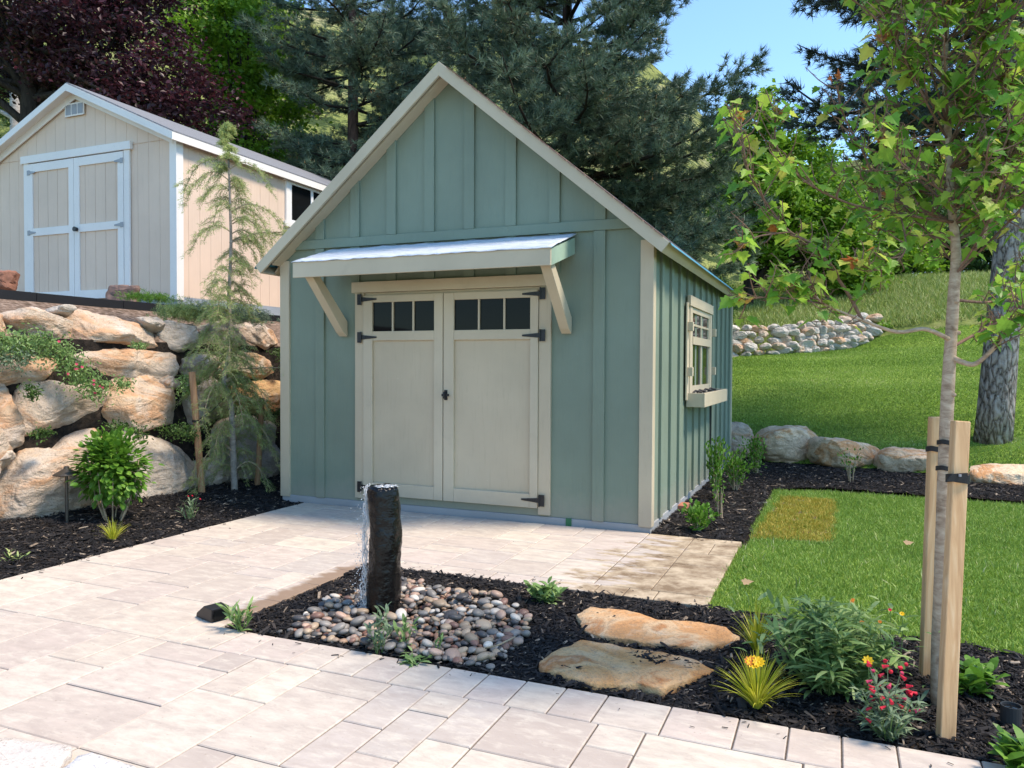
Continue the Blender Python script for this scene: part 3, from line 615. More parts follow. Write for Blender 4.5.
t = MB(); t.box(-.71, -.66, -.017, -.0125, -.004, .062); t.build('tape', GREENT, sh)
for y in (1.24, 3.4): q = MB(); q.box(.0125, .09, y-.1, y+.1, -.04, .035); q.build('brick', BRICK, sh, bevel=.006)
# roof
OV = 1.96; Y0, Y1 = -.17, 5.2
rf = MB()
for s in (-1, 1):
    rf.prism([(XC,Y0,ZR+.125),(XC+s*(OV+.0),Y0,ZR-SL*OV+.125),(XC+s*(OV+.0),Y0,ZR-SL*OV+.105),(XC,Y0,ZR+.105)], (0,Y1-Y0,0))
roof = rf.build('roof', SHINGLE, sh)
so = MB()
for s in (-1, 1): so.prism([(XC+s*.0,-.005,ZR+.02),(XC+s*1.86,-.005,ZR-SL*1.86+.02),(XC+s*1.86,-.005,ZR-SL*1.86-.0),(XC,-.005,ZR+.0)], (0,Y0+.03,0))
so.build('soffit', BEIGE, roof)
for s in (-1, 1):
    r_ = MB(); r_.prism([(XC,Y0,ZR+.002),(XC+s*OV,Y0,ZR-SL*OV),(XC+s*(OV+.0615),Y0,ZR-SL*OV+.074),(XC,Y0,ZR+.125)], (0,-.028,0)); r_.build('rake_board', BEIGEH, roof, bevel=.002)
    r_ = MB(); r_.prism([(XC,Y1,ZR),(XC+s*OV,Y1,ZR-SL*OV),(XC+s*(OV+.05),Y1,ZR-SL*OV+.045),(XC,Y1,ZR+.12)], (0,.028,0)); r_.build('rake_board', BEIGEH, roof, bevel=.002)
    xo = XC+s*OV; e = MB(); e.prism([(xo-.014*s,Y0+.002,ZR-SL*OV+.012),(xo,Y0+.002,ZR-SL*OV),(xo+.0615*s,Y0+.002,ZR-SL*OV+.074),(xo+.045*s,Y0+.002,ZR-SL*OV+.087)], (0,Y1-Y0-.004,0)); e.build('eave_board', BEIGEH, roof, bevel=.002)
    d = MB(); d.prism([(xo-.02*s,Y0-.02,ZR-SL*(OV-.02)+.127),(xo+.07*s,Y0-.02,ZR-SL*(OV+.07)+.130),(xo+.080*s,Y0-.02,ZR-SL*(OV+.08)+.116),(xo+.066*s,Y0-.02,ZR-SL*(OV+.066)+.1265)], (0,Y1-Y0+.06,0)); d.build('drip_edge', BLUEF, roof)
    s2 = MB(); s2.prism([(xo-.10*s,0,2.34),(xo-.005*s,0,ZR-SL*OV+.01),(xo-.005*s,0,ZR-SL*OV+.03),(xo-.10*s,0,2.37)], (0,D_,0)); s2.build('soffit', BEIGE, roof)
# ragged shingle edge showing over the right rake
sg = MB()
for i in range(24):
    t0 = i/24; x = XC+.08+t0*1.9; sg.prism([(x,-.212-random.uniform(0,.012),ZR-SL*(x-XC)+.128),(x+.072,-.212-random.uniform(0,.012),ZR-SL*(x+.072-XC)+.128+random.uniform(0,.004)),(x+.072,0,ZR-SL*(x+.072-XC)+.130),(x,0,ZR-SL*(x-XC)+.130)], (0,0,.007))
sg.build('shingle_edge', plain('shingle_edge', (.20, .11, .08), .9), roof)
# doors
def hinge(x, z, s, par):
    h = MB(); h.box(x-.022, x+.022, -.052, -.0445, z-.05, z+.05)
    h.prism([(x+s*.022,-.0445,z-.022),(x+s*.19,-.0445,z-.007),(x+s*.19,-.0445,z+.007),(x+s*.022,-.0445,z+.022)], (0,-.006,0))
    h.tube([(x+s*.0225,-.055,z-.052),(x+s*.0225,-.055,z+.052)], .007, 8)
    for dx, dz in ((0,.03),(0,-.03),(.07*s,.0),(.14*s,0)): h.lathe((x+dx,-.054,z+dz), [(0.001,-.003),(.005,-.003),(.005,.003),(.001,.003)], 6)
    h.build('hinge', BLACK, par, bevel=.0015)
fr = MB(); fr.box(-2.82, -2.722, -.03, .001, .09, 2.028); fr.box(-.958, -.85, -.03, .001, .075, 2.028); fr.box(-2.72, -.96, -.012, .001, 1.99, 2.028)
fr.build('door_frame', BEIGE, sh, bevel=.003)
hd = MB(); hd.box(-2.85, -.84, -.045, .001, 2.03, 2.13); hd.build('door_header', BEIGEH, sh, bevel=.003)
def door(x0, x1, px0, px1, wx0, wx1, hs):
    zb, zt_ = .13, 2.0; pz0, pz1 = .25, 1.578; wz0, wz1 = 1.665, 1.935
    m = MB(); m.box(x0, x1, -.018, -.001, zb, wz0-.002); o_ = m.build('door', BEIGE, sh)
    y0, y1 = -.044, -.0182
    st = MB(); st.box(x0, px0, y0, y1, zb, zt_); st.box(px1, x1, y0, y1, zb, zt_)
    for a, c in ((zb, pz0), (pz1, wz0), (wz1, zt_)): st.box(px0+.0005, px1-.0005, y0+.001, y1, a, c)
    st.build('stile', BEIGEH, o_, bevel=.004)
    pn = MB(); pn.box(px0+.001, px1-.001, y0+.022, y1+.004, wz0, wz1); pn.build('pane', GLASS, o_)
    mu = MB(); k3 = (px1-px0)/3
    for i in (1, 2): mu = MB(); mu.box(px0+k3*i-.008, px0+k3*i+.008, y0+.006, y0+.024, wz0+.001, wz1-.001); mu.build('glazing_bar', BEIGEH, o_)
    hx = x0-.04 if hs > 0 else x1+.045
    for z in (1.965, 1.61, .20): hinge(hx, z, hs, o_)
    return o_
door(-2.719, -1.876, -2.62, -1.965, 0, 0, 1); dr = door(-1.868, -.961, -1.765, -1.034, 0, 0, -1)
la = MB(); la.box(-1.855, -1.825, -.050, -.0445, 1.04, 1.13); la.tube([(-1.84,-.05,1.11),(-1.84,-.085,1.11),(-1.84,-.09,1.09),(-1.84,-.09,1.06),(-1.84,-.05,1.05)], .007, 8); la.box(-1.87, -1.80, -.075, -.062, 1.075, 1.095)
la.build('handle', BLACK, dr)
# canopy over the doors
cn = MB(); cx0, cx1, cy = -3.07, -.64, -.60
zf0, zf1 = 2.12, 2.255; zw0, zw1 = 2.285, 2.42
cn.box(cx0, cx1, cy-.022, cy, zf0, zf1); canopy = cn.build('canopy', BEIGEH, sh, bevel=.003)
for xa in (cx0, cx1-.03):
    s_ = MB(); s_.prism([(xa,cy+.001,zf0+.002),(xa,-.026,zw0),(xa,-.026,zw1),(xa,cy+.001,zf1-.002)], (.03,0,0)); s_.build('end_board', plain('sunlit_green_board', (.30,.42,.33), .6), canopy, bevel=.002)  # lighter green paints in the sun falling on the canopy ends
ct = MB(); N1, N2 = 60, 12
Vv = []; rg = np.random.default_rng(5)
for i in range(N1+1):
    for j in range(N2+1):
        a = i/N1; q = j/N2; x = cx0-.012+a*(cx1-cx0+.024); y = cy-.034+q*(-.027-cy+.034); z = zf1+.004+(zw1-zf1+.03)*q
        z += .012*abs(noise.noise(Vector((x*5, y*9, 0))))+.005*noise.noise(Vector((x*22, y*22, 3))); 
        if j == 0: z -= .004+.006*noise.noise(Vector((x*9, 0, 7)))
        Vv.append((x, y, z))
m_ = N2+1; Fq = [(i*m_+j, (i+1)*m_+j, (i+1)*m_+j+1, i*m_+j+1) for i in range(N1) for j in range(N2)]
ct.add(Vv, np.array(Fq)); cto = ct.build('canopy_roof', MEMB, canopy, smooth=True); so_ = cto.modifiers.new('thick', 'SOLIDIFY'); so_.thickness = .006
cu = MB(); cu.prism([(cx0+.031,cy+.001,zf0+.05),(cx0+.031,-.026,zw0+.03),(cx0+.031,-.026,zw0+.045),(cx0+.031,cy+.001,zf0+.065)], (cx1-cx0-.062,0,0)); cu.build('canopy_underside', GREEN, canopy)
for xa in (-2.99, -.75):
    b_ = MB(); b_.prism([(xa,-.026,1.635),(xa,-.036,1.62),(xa,-.095,1.66),(xa,cy+.01,zf0+.045),(xa,cy+.001,zf0+.075),(xa,cy+.08,zf0+.09),(xa,-.026,1.76)], (.085,0,0)); b_.build('bracket', BEIGEH, canopy, bevel=.003)
# side window and planter
wi = MB(); wy0, wy1, wz0, wz1 = 1.56, 2.98, 1.10, 1.95
wi.prism([(.021,wy0,wz1),(.021,wy0,wz0-.04),(.021,wy1,wz0-.04),(.021,wy1,wz1),(.021,wy1-.12,wz1),(.021,wy1-.12,wz0-.001),(.021,wy0+.12,wz0-.001),(.021,wy0+.12,wz1)], (.024,0,0)); win = wi.build('window', BEIGEH, sh, bevel=.003)
h_ = MB(); h_.box(.021, .056, wy0-.05, wy1+.03, wz1+.001, wz1+.105); h_.build('window_head', BEIGEH, win, bevel=.003)
gl = MB(); gl.box(.0015, .024, wy0+.1, wy1-.1, wz0+.01, wz1); gl.build('pane', GLASS, win)
sa = MB(); a0, a1 = wy0+.121, wy1-.121
for (za, zb_) in ((wz0, wz0+.055), (1.575, 1.655), (wz1-.055, wz1)): sa.box(.022, .052 if za > 1.5 and za < 1.6 else .04, a0, a1, za, zb_)
for ya in (a0, a1-.06, (a0+a1)/2-.03): sa.box(.0225, .038, ya, ya+.06, wz0+.056, 1.574); sa.box(.0225, .036, ya if ya != (a0+a1)/2-.03 else ya+.012, ya+(.06 if ya != (a0+a1)/2-.03 else .048), 1.656, wz1-.056)
sa.box(.0228, .034, a0+.061, a1-.061, 1.765, 1.787); sa.build('sash', BEIGEH, win)
for ya in (wy0-.09, wy1+.03):
    if ya < 2: q = MB(); q.box(.0205, .034, ya-.03, ya+.088, 1.02, 1.98); q.build('shutter_batten', BEIGEH, win)
    for za in (1.30, 1.745): q = MB(); q.box(.035, .085, ya-.005, ya+.055, za-.045, za+.045); q.build('shutter_block', BEIGEH, win, bevel=.003)
bx = MB(); by0, by1 = 1.50, 3.18; bx.box(.18, .20, by0, by1, .95, 1.09); bx.box(.021, .1795, by0, by0+.02, .95, 1.09); bx.box(.021, .1795, by1-.02, by1, .95, 1.09); bx.box(.021, .1795, by0+.021, by1-.021, .952, .97)
bx.build('planter_box', BEIGEH, sh, bevel=.003)
ln = MB(); ln.box(.03, .178, by0+.022, by1-.022, 1.0, 1.072); ln.build('planter_liner', BLACK, sh)
for y in (1.7, 1.95, 2.35, 2.7): cl = MB(); cl.tube([(.05,y,1.08),(.07,y+.05,1.105),(.12,y+.1,1.09)], .012, 6); cl.build('drip_hose', RUBBER, sh)
ch = MB(); ch.tube([(.034,3.0,.95),(.034,3.02,.5),(.034,3.0,.06)], .011, 6); ch.build('cable', RUBBER, sh)
# ------------------------------------------------------------------ tan shed on the terrace
ts = thing('storage_shed', (-8.53, 4.2, 2.12), 'tan storage shed with white trim and double doors up on the terrace', 'shed')
X0, X1, FY, BY, ZB, ZE, XP, ZP = -10.38, -6.68, 1.52, 7.6, 2.12, 4.38, -8.53, 5.21
sl = (ZP-ZE)/(X1-XP)
w = MB(); w.prism([(X0,FY+.012,ZB),(X1,FY+.012,ZB),(X1,FY+.012,ZE),(XP,FY+.012,ZP),(X0,FY+.012,ZE)], (0,BY-FY-.02,0))
x = X0
while x < X1-.01:      # grooved panel siding
    x2 = min(x+.2, X1); a, c = x+.002, x2-.002; ZC = 4.33
    w.prism([(a,FY+.013,2.24),(c,FY+.013,2.24),(c,FY+.013,ZC-.004),(a,FY+.013,ZC-.004)], (0,-.006,0))
    top = lambda X: ZP-sl*abs(X-XP)
    if top(a) > ZC+.02 and top(c) > ZC+.02: w.prism([(a,FY+.013,ZC+.004),(c,FY+.013,ZC+.004),(c,FY+.013,top(c)),(a,FY+.013,top(a))] if not a < XP < c else [(a,FY+.013,ZC+.004),(c,FY+.013,ZC+.004),(c,FY+.013,top(c)),(XP,FY+.013,ZP),(a,FY+.013,top(a))], (0,-.010,0))
    x = x2
y = FY
while y < BY-.01:
    a, c = y+.002, min(y+.2, BY)-.002; w.box(X1-.001, X1+.005, a, c, 2.25, ZE); y += .2
w.build('wall', TANW, ts)
f = MB(); f.box(X0-.005, X1+.02, FY-.008, BY, 2.0, 2.245); f.build('skirt', BLUEG, ts)
for cx in (X0, X1):
    c = MB(); s = 1 if cx == X1 else -1; xa, xb = sorted((cx-.09*s, cx+.032*s)); c.box(xa, xb, FY-.03, FY-.0045, 2.2, ZE+.02); xa, xb = sorted((cx+.0125*s, cx+.032*s)); c.box(xa, xb, FY-.004, FY+.09, 2.2, ZE); c.build('corner_trim', WHITE, ts, bevel=.003)
rf = MB(); OVX = X1-XP+.12
for s in (-1, 1): rf.prism([(XP,FY-.16,ZP+.05),(XP+s*OVX,FY-.16,ZP-sl*OVX+.05),(XP+s*OVX,FY-.16,ZP-sl*OVX+.03),(XP,FY-.16,ZP+.03)], (0,BY-FY+.3,0))
roof2 = rf.build('roof', plain('grey_shingles', (.20, .21, .23), .9, .2, 0, .25, 40), ts)
for s in (-1, 1):
    r_ = MB(); r_.prism([(XP,FY-.158,ZP-.07),(XP+s*OVX,FY-.158,ZP-sl*OVX-.07),(XP+s*OVX,FY-.158,ZP-sl*OVX+.028),(XP,FY-.158,ZP+.028)], (0,-.02,0)); r_.build('rake_board', WHITE, roof2)
    r_ = MB(); r_.prism([(XP,FY-.02,ZP-.14),(XP+s*(OVX-.14),FY-.02,ZP-sl*(OVX-.14)-.14),(XP+s*(OVX-.14),FY-.02,ZP-sl*(OVX-.14)-.0),(XP,FY-.02,ZP-.0)], (0,-.018,0)); r_.build('frieze', WHITE, roof2)
    xo = XP+s*OVX; a, c = sorted((xo, xo-s*.02)); e = MB(); e.box(a, c, FY-.157, BY+.13, ZP-sl*OVX-.07, ZP-sl*OVX+.028); e.build('eave_board', WHITE, roof2)
    so = MB(); so.prism([(XP,FY-.157,ZP-.03),(XP+s*(OVX-.02),FY-.157,ZP-sl*(OVX-.02)-.03),(XP+s*(OVX-.02),FY-.157,ZP-sl*(OVX-.02)-.015),(XP,FY-.157,ZP-.015)], (0,.156,0)); so.build('soffit', WHITE, roof2)
# doors
DX0, DX1, DZ0, DZ1 = -9.52, -7.60, 2.26, 4.26; MX = (DX0+DX1)/2
t = MB(); t.box(DX0-.10, DX0, FY-.03, FY-.001, 2.2, DZ1); t.box(DX1, DX1+.10, FY-.03, FY-.001, 2.2, DZ1); t.box(DX0-.14, DX1+.14, FY-.05, FY-.001, DZ1, DZ1+.11); t.build('door_frame', WHITE, ts, bevel=.003)
for a, c in ((DX0+.004, MX-.004), (MX+.004, DX1-.004)):
    p = MB(); x = a
    while x < c-.01: p.box(x+.003, min(x+.2, c)-.003, FY-.022, FY-.002, DZ0, DZ1-.02); x += .2
    o_ = p.build('door', TANW, ts)
    q = MB(); q.box(a, a+.10, FY-.042, FY-.0225, DZ0, DZ1-.015); q.box(c-.10, c, FY-.042, FY-.0225, DZ0, DZ1-.015)
    for za, zb_ in ((DZ0, DZ0+.12), (3.20, 3.31), (DZ1-.135, DZ1-.015)): q.box(a+.1005, c-.1005, FY-.041, FY-.0225, za, zb_)
    q.build('door_trim', WHITE, o_, bevel=.002)
    hx = a+.02 if a < MX-.5 else c-.02; s = 1 if a < MX-.5 else -1
    for z in (2.36, 3.25, 4.12): h = MB(); h.box(hx-.025, hx+.025, FY-.05, FY-.0425, z-.035, z+.035); h.prism([(hx+s*.025,FY-.05,z-.025),(hx+s*.14,FY-.05,z-.008),(hx+s*.14,FY-.05,z+.008),(hx+s*.025,FY-.05,z+.025)], (0,.006,0)); h.build('hinge', GALV, o_)
k_ = MB(); k_.tube([(MX+.06,FY-.042,3.24),(MX+.06,FY-.09,3.24)], [.028,.035], 10); k_.build('door_knob', BLACK, ts)
vn = MB(); vn.box(-8.74, -8.36, FY-.03, FY-.0175, 4.84, 5.02); vt = vn.build('gable_vent', WHITE, ts)
for i in range(3): q = MB(); q.box(-8.72+.12*i, -8.62+.12*i, FY-.034, FY-.031, 4.86, 5.0); q.build('louvre', GALV, vt)
# side window of tan shed
q = MB(); ya, yb, za, zb_ = 3.68, 5.0, 3.62, 4.26
q.box(X1+.006, X1+.04, ya, ya+.09, za-.001, zb_+.001); q.box(X1+.006, X1+.04, yb-.09, yb, za-.001, zb_+.001); q.box(X1+.005, X1+.045, ya-.05, yb+.05, zb_, zb_+.09); q.box(X1+.005, X1+.041, ya-.03, yb+.03, za-.08, za); wn = q.build('window', WHITE, ts)
q = MB(); q.box(X1+.0065, X1+.02, ya+.091, yb-.091, za+.001, zb_-.001); q.build('pane', GLASS, wn)
q = MB(); ym = (ya+yb)/2
for a, c in ((ya+.091, ya+.14), (ym-.03, ym+.03), (yb-.14, yb-.091)): q.box(X1+.02, X1+.032, a, c, za+.002, zb_-.002)
q.box(X1+.02, X1+.031, ya+.14, yb-.14, za+.002, za+.04); q.box(X1+.02, X1+.031, ya+.14, yb-.14, zb_-.04, zb_-.002); q.build('sash', WHITEP, wn)
# edging board
e = MB()
for i in range(10): y = -5+i*1.0; e.box(-5.93, -5.87, y+.003, y+.997, 1.90, 2.045+random.uniform(-.004, .004))
tag(e.build('terrace_edging', DARKP, origin=(-5.9, 0, 1.95)), 'long black landscape edging board along the top of the boulder wall', 'edging')
mb = MB(); c = np.array([-7.05, 1.0, 2.2]); rockmesh(mb, c, [np.array([.95,.3,0]), np.array([0,.25,.97]), np.array([.3,-.95,.2])], lambda t: .20/max(abs(math.cos(t)), abs(math.sin(t))*1.3, .75), .09, 77, cuts=5)
ps = plain('brown_stone', (.20, .13, .11), .9, .2, 0, .3, 8)
tag(mb.build('stone', ps, origin=(-7.05, 1.0, 2.1), smooth=False), 'brown flat stone propped beside the corner of the tan shed', 'stone')
mb = MB(); c = D(3, 281, 8.6); rockmesh(mb, c, [np.array([.95,.3,0]), np.array([0,.25,.97]), np.array([.3,-.95,.2])], lambda t: .15/max(abs(math.cos(t)), abs(math.sin(t))*1.3, .75), .1, 78, cuts=5)
tag(mb.build('stone', plain('red_stone', (.26, .12, .08), .9, .2, 0, .4, 8), origin=(c[0], c[1], 2.08)), 'reddish stone on the terrace at the left edge of the view', 'stone')
# ------------------------------------------------------------------ basalt fountain
FX, FY2 = -.845, -2.63
ft = thing('stone_fountain', (FX, FY2, 0), 'glossy black wet basalt column fountain standing in a bed of pebbles', 'fountain')
mb = MB(); n = 26; H_ = .70; Vv = []; rows = 34
for i in range(rows+1):
    z = -.05+(H_+.05)*i/rows
    for k in range(n):
        t = 2*PI*k/n; hexa = .082/math.cos(((t+.4) % (PI/3))-PI/6)*1.08; hexa = (.55*hexa+.45*.090)*.93
        r = hexa*(1+.10*noise.noise(Vector((math.cos(t)*1.3, math.sin(t)*1.3, z*3.5)))+.09*noise.noise(Vector((math.cos(t)*3, math.sin(t)*3, z*9+4)))+.03*noise.noise(Vector((math.cos(t)*9, math.sin(t)*9, z*30))))
        r += .0035*noise.noise(Vector((math.cos(t)*22, math.sin(t)*22, z*70)))+.006*abs(noise.noise(Vector((math.cos(t)*7, math.sin(t)*7, z*22)))); r *= 1-.04*(z/H_)
        if i > rows-3: r *= {2:.985,1:.96,0:.88}[rows-i]
        Vv.append((FX+r*math.cos(t)-.012+.010*math.sin(z*5), FY2+r*math.sin(t), z+(.012*noise.noise(Vector((math.cos(t), math.sin(t), 9))) if i > rows-3 else 0)))
Fq = [(i*n+k, i*n+(k+1) % n, (i+1)*n+(k+1) % n, (i+1)*n+k) for i in range(rows) for k in range(n)]
base = rows*n; m0 = len(Vv)
for rr in (.6, .25):
    for k in range(n):
        p = np.array(Vv[base+k]); q = np.array([FX, FY2, H_-.012]); s = q+(p-q)*rr; Vv.append((s[0], s[1], H_-.004+.02*noise.noise(Vector((s[0]*25, s[1]*25, 0))))) 
for rg_ in range(2):
    a0 = base if rg_ == 0 else m0; b0 = m0 if rg_ == 0 else m0+n
    Fq += [(a0+k, a0+(k+1) % n, b0+(k+1) % n, b0+k) for k in range(n)]
mb.add(Vv, Fq+[tuple(m0+n+k for k in range(n))]); mb.build('basalt_column', WET, ft, smooth=True)
wm = MB(); rg = np.random.default_rng(3)
lx, ly = -RT[0], -RT[1]     # the side the water spills down
side = np.array([-.92, -.39, 0]); sn = np.array([.39, -.92, 0])
for k in range(9):
    a = rg.uniform(-.055, .055); P = []
    z = H_+.0
    for j in range(22):
        f_ = j/21; zz_ = H_*(1-f_)+.005; off = .093+.026*math.sqrt(f_)*rg.uniform(.2, 1.3)+rg.normal(0, .007)
        P.append(np.array([FX, FY2, zz_])+side*off+sn*(a*(1-f_*.3)+rg.normal(0, .010)))
    wm.tube(P, [rg.uniform(.0006, .0036) for _ in P], 6)
n_ = 900; f_ = rg.uniform(0, 1, n_)**.8; C = np.column_stack([FX+side[0]*(.09+.05*f_*rg.uniform(0, 1.3, n_))+sn[0]*rg.normal(0, .04, n_), FY2+side[1]*(.09+.05*f_*rg.uniform(0, 1.3, n_))+sn[1]*rg.normal(0, .04, n_), H_*(1-f_)+.01])
TT = [(1,0,0),(-1,0,0),(0,1,0),(0,-1,0),(0,0,1),(0,0,-1)]; TF = [(0,2,4),(2,1,4),(1,3,4),(3,0,4),(2,0,5),(1,2,5),(3,1,5),(0,3,5)]
wm.scatter(TT, TF, C, unit(n_), unit(n_), rg.uniform(.0015, .0045, n_))
wm.build('water', WATER, ft, smooth=True)
tm = MB(); C = np.column_stack([FX+rg.normal(0, .025, 60), FY2+rg.normal(0, .025, 60), np.full(60, H_-.0)]); T4 = np.array(TT, float)*np.array([1, 1, .25])
tm.scatter(T4, TF, C, np.column_stack([rg.normal(size=(60, 2)), np.zeros(60)]), np.tile([0, 0, 1.], (60, 1)), rg.uniform(.006, .02, 60)); tm.build('water_film', WATER, ft, smooth=True)
# river pebbles, every one its own object
bm_s = MB(); cols = {'grey': (.22,.205,.185), 'tan': (.38,.28,.19), 'white': (.55,.50,.43), 'charcoal': (.06,.06,.062), 'reddish brown': (.22,.115,.085), 'pinkish': (.42,.28,.21)}
masters = []
for i in range(5):
    m = MB(); a, b_, c = (.5, .36+.05*(i % 3), .24+.03*(i % 2))
    m_in = []; rows = 7; n = 12
    for r0 in range(rows+1):
        la = -PI/2+PI*r0/rows
        for k in range(n):
            t = 2*PI*k/n; p = np.array([math.cos(t)*math.cos(la)*a, math.sin(t)*math.cos(la)*b_, math.sin(la)*c]); p *= 1+.16*noise.noise(Vector((p[0]*2.4+i*7, p[1]*2.4, p[2]*2.4))); m_in.append(p)
    m.add(m_in, np.array([(q*n+k, q*n+(k+1) % n, (q+1)*n+(k+1) % n, (q+1)*n+k) for q in range(rows) for k in range(n)]))
    masters.append(m)
pebm = []
HEAP = [G(288,632)[:2], G(330,600)[:2], G(362,592)[:2], G(405,582)[:2], G(450,592)[:2], G(492,598)[:2], G(530,618)[:2], G(527,640)[:2], G(490,668)[:2]]
HEAP = [(p[0], max(p[1], -3.10)) for p in HEAP]+[(-.15,-3.10),(-1.2,-3.10)]
pts = []; cand = sample(HEAP, 9000)
for p in cand:
    s = float(np.clip(R.lognormal(-3.02, .30), .028, .095))
    if math.hypot(p[0]-FX, p[1]-FY2) < .10+s*.4: continue
    if all((p[0]-q[0])**2+(p[1]-q[1])**2 > (.31*(s+q[2]))**2 for q in pts): pts.append((p[0], p[1], s))
    if len(pts) >= 290: break
cn_ = list(cols); ctr = np.array(HEAP).mean(0); pebd = []
for i, (px, py, s) in enumerate(pts):
    mi = i % 5
    if len(pebd) <= mi:
        o = masters[mi].build('pebble', PEB, origin=(0,0,0), smooth=True); pebd.append(o.data)
    else: o = bpy.data.objects.new('pebble', pebd[mi]); COL.objects.link(o)
    left = px < -.95
    cname = random.choices(cn_, [.34,.12,.16,.22,.08,.08] if left else [.30,.22,.14,.12,.10,.12])[0]
    dc = math.hypot(px-ctr[0], py-ctr[1]); o.location = (px, py, .005+s*.16+max(0, .035-.06*dc)+random.uniform(0, .02))
    o.scale = (s*1.12, s*1.12, s*1.1); o.rotation_euler = (random.uniform(-.4, .4), random.uniform(-.4, .4), random.uniform(0, 6.28))
    c = cols[cname]; j = random.uniform(.8, 1.2); o.color = (c[0]*j, c[1]*j, c[2]*j, 1)
    tag(o, 'smooth %s river pebble lying in the heap round the black stone fountain' % cname, 'pebble', 'river pebbles round the fountain')
R = np.random.default_rng(77); Qp = sample(HEAP, 900); um = MB(); T8 = np.concatenate(masters[0].V); F8 = np.concatenate(masters[0].F)
um.scatter(T8, F8, np.column_stack([Qp, R.uniform(.0, .018, len(Qp))]), unit(len(Qp))*[1,1,.2], unit(len(Qp))*.3+[0,0,1], R.uniform(.03, .055, len(Qp)), R.uniform(0, 1, len(Qp)))
def m_pb():
    m, nt, b = newmat('small_pebbles', .5, .35); nt.links.new(ramp(nt, attr(nt), [(0, (.06,.06,.06)), (.25, (.20,.18,.16)), (.5, (.38,.25,.16)), (.7, (.24,.11,.08)), (.85, (.46,.38,.31)), (1, (.15,.14,.13))]), b.inputs['Base Color']); return m
tag(um.build('small_pebbles', m_pb(), smooth=True), 'layer of smaller mixed pebbles filling the gaps under the river pebbles', 'pebbles', kind='stuff')
# ------------------------------------------------------------------ stepping stones
def flag(pix, z, T, seed, label, mat=SLAB, poly=None):
    q = [tuple(G(u, v, z)[:2]) for u, v in pix] if poly is None else poly
    if sum((q[i][0]*q[(i+1) % len(q)][1]-q[(i+1) % len(q)][0]*q[i][1]) for i in range(len(q))) < 0: q = q[::-1]
    # densify and roughen the edge
    E_ = []
    for i in range(len(q)):
        a, b_ = np.array(q[i]), np.array(q[(i+1) % len(q)]); m = max(2, int(np.linalg.norm(b_-a)/.018))
        for j in range(m): p = a+(b_-a)*j/m; E_.append(p+.016*np.array([noise.noise(Vector((p[0]*16, p[1]*16, seed))), noise.noise(Vector((p[0]*16, p[1]*16, seed+9)))]))
    E_ = np.array(E_); c = E_.mean(0); n = len(E_); Vv = []; rings = [(1.0, -T), (1.005, -T*.5), (1.0, -.006), (.985, -.001), (.85, 0), (.6, 0), (.3, 0)]
    for s, dz in rings:
        for p in E_:
            w_ = c+(p-c)*s; Vv.append((w_[0], w_[1], z+dz+.010*noise.noise(Vector((w_[0]*5, w_[1]*5, seed)))*.4+.003*noise.noise(Vector((w_[0]*22, w_[1]*22, seed)))))
    Vv.append((c[0], c[1], z)); Fq = [(i*n+k, i*n+(k+1) % n, (i+1)*n+(k+1) % n, (i+1)*n+k) for i in range(len(rings)-1) for k in range(n)]
    L = (len(rings)-1)*n; Fq += [(L+k, L+(k+1) % n, len(Vv)-1) for k in range(n)]
    return tag(MB().add(Vv, Fq).build('stepping_stone', mat, origin=(c[0], c[1], z-T), smooth=True), label, 'stepping stone', 'flagstone stepping stones')
flag([(577,614),(590,607),(625,609),(658,619),(700,622),(728,627),(738,636),(722,644),(690,646),(640,641),(600,635),(585,630)], .022, .05, 1, 'upper stepping stone, long sandstone slab nearest the patio and shed')
flag([(539,660),(555,650),(580,640),(605,643),(650,650),(690,657),(716,669),(690,678),(662,688),(640,683),(595,683),(560,673),(540,667)], .022, .05, 2, 'lower stepping stone with a darker rusty centre in front of the other slab', SLAB2)
PINKS = m_stone('pale_slab', [(.30, (.56,.50,.46)), (.5, (.64,.58,.52)), (.68, (.60,.47,.36))], .2, .9, (.62,.57,.50), .4, .3)
WS = m_stone('white_slab', [(.30, (.60,.60,.60)), (.5, (.68,.67,.66)), (.68, (.62,.56,.50))], .2, .9, (.66,.64,.61), .4, .2)
flag([(-10,738),(20,739),(45,742),(68,746),(73,752),(62,762),(50,775),(35,800),(-20,820)], .035, .04, 3, 'tan edged flagstone lying on the pavers at the bottom left corner', PINKS)
flag([(76,755),(92,751),(110,758),(135,765),(150,780),(130,815),(60,815),(52,777)], .03, .035, 4, 'whitish flagstone lying on the pavers at the bottom of the view', WS)
# ------------------------------------------------------------------ lights
pl = thing('path_light', G(67,530), 'bronze mushroom cap path light on a thin post before the boulder wall', 'path light'); P0 = G(67,530)
q = MB(); q.tube([P0+[0,0,-.03], P0+[0,0,.47]], .013, 10); q.build('post', BRONZE, pl)
q = MB(); q.lathe(P0+[0,0,.455], [(.098,-.008),(.100,-.002),(.085,.010),(.05,.028),(.022,.045),(.020,.06),(.012,.066),(.001,.067)], 24); q.build('cap', BRONZE, pl, smooth=False)
sp = np.array([-1.66, -3.04, 0]); a = thing('spot_light', sp, 'small black wedge shaped spot light at the paver edge of the bed', 'spot light')
q = MB(); dx = np.array([.95,-.30,0]); dy = np.array([.30,.95,0]); 
def lp(x, y, z): return sp+dx*x+dy*y+np.array([0,0,z])
q.prism([lp(-.085,-.05,.002),lp(.075,-.05,.002),lp(.085,-.05,.072),(lp(.0,-.05,.075)),lp(-.075,-.05,.025)], dy*.10); q.build('housing', BLACK, a, bevel=.004)
q = MB(); q.prism([lp(.0852,-.04,.012),lp(.0852,.04,.012),lp(.092,.04,.066),lp(.092,-.04,.066)], dx*.004); q.build('lens', GLASS, a)
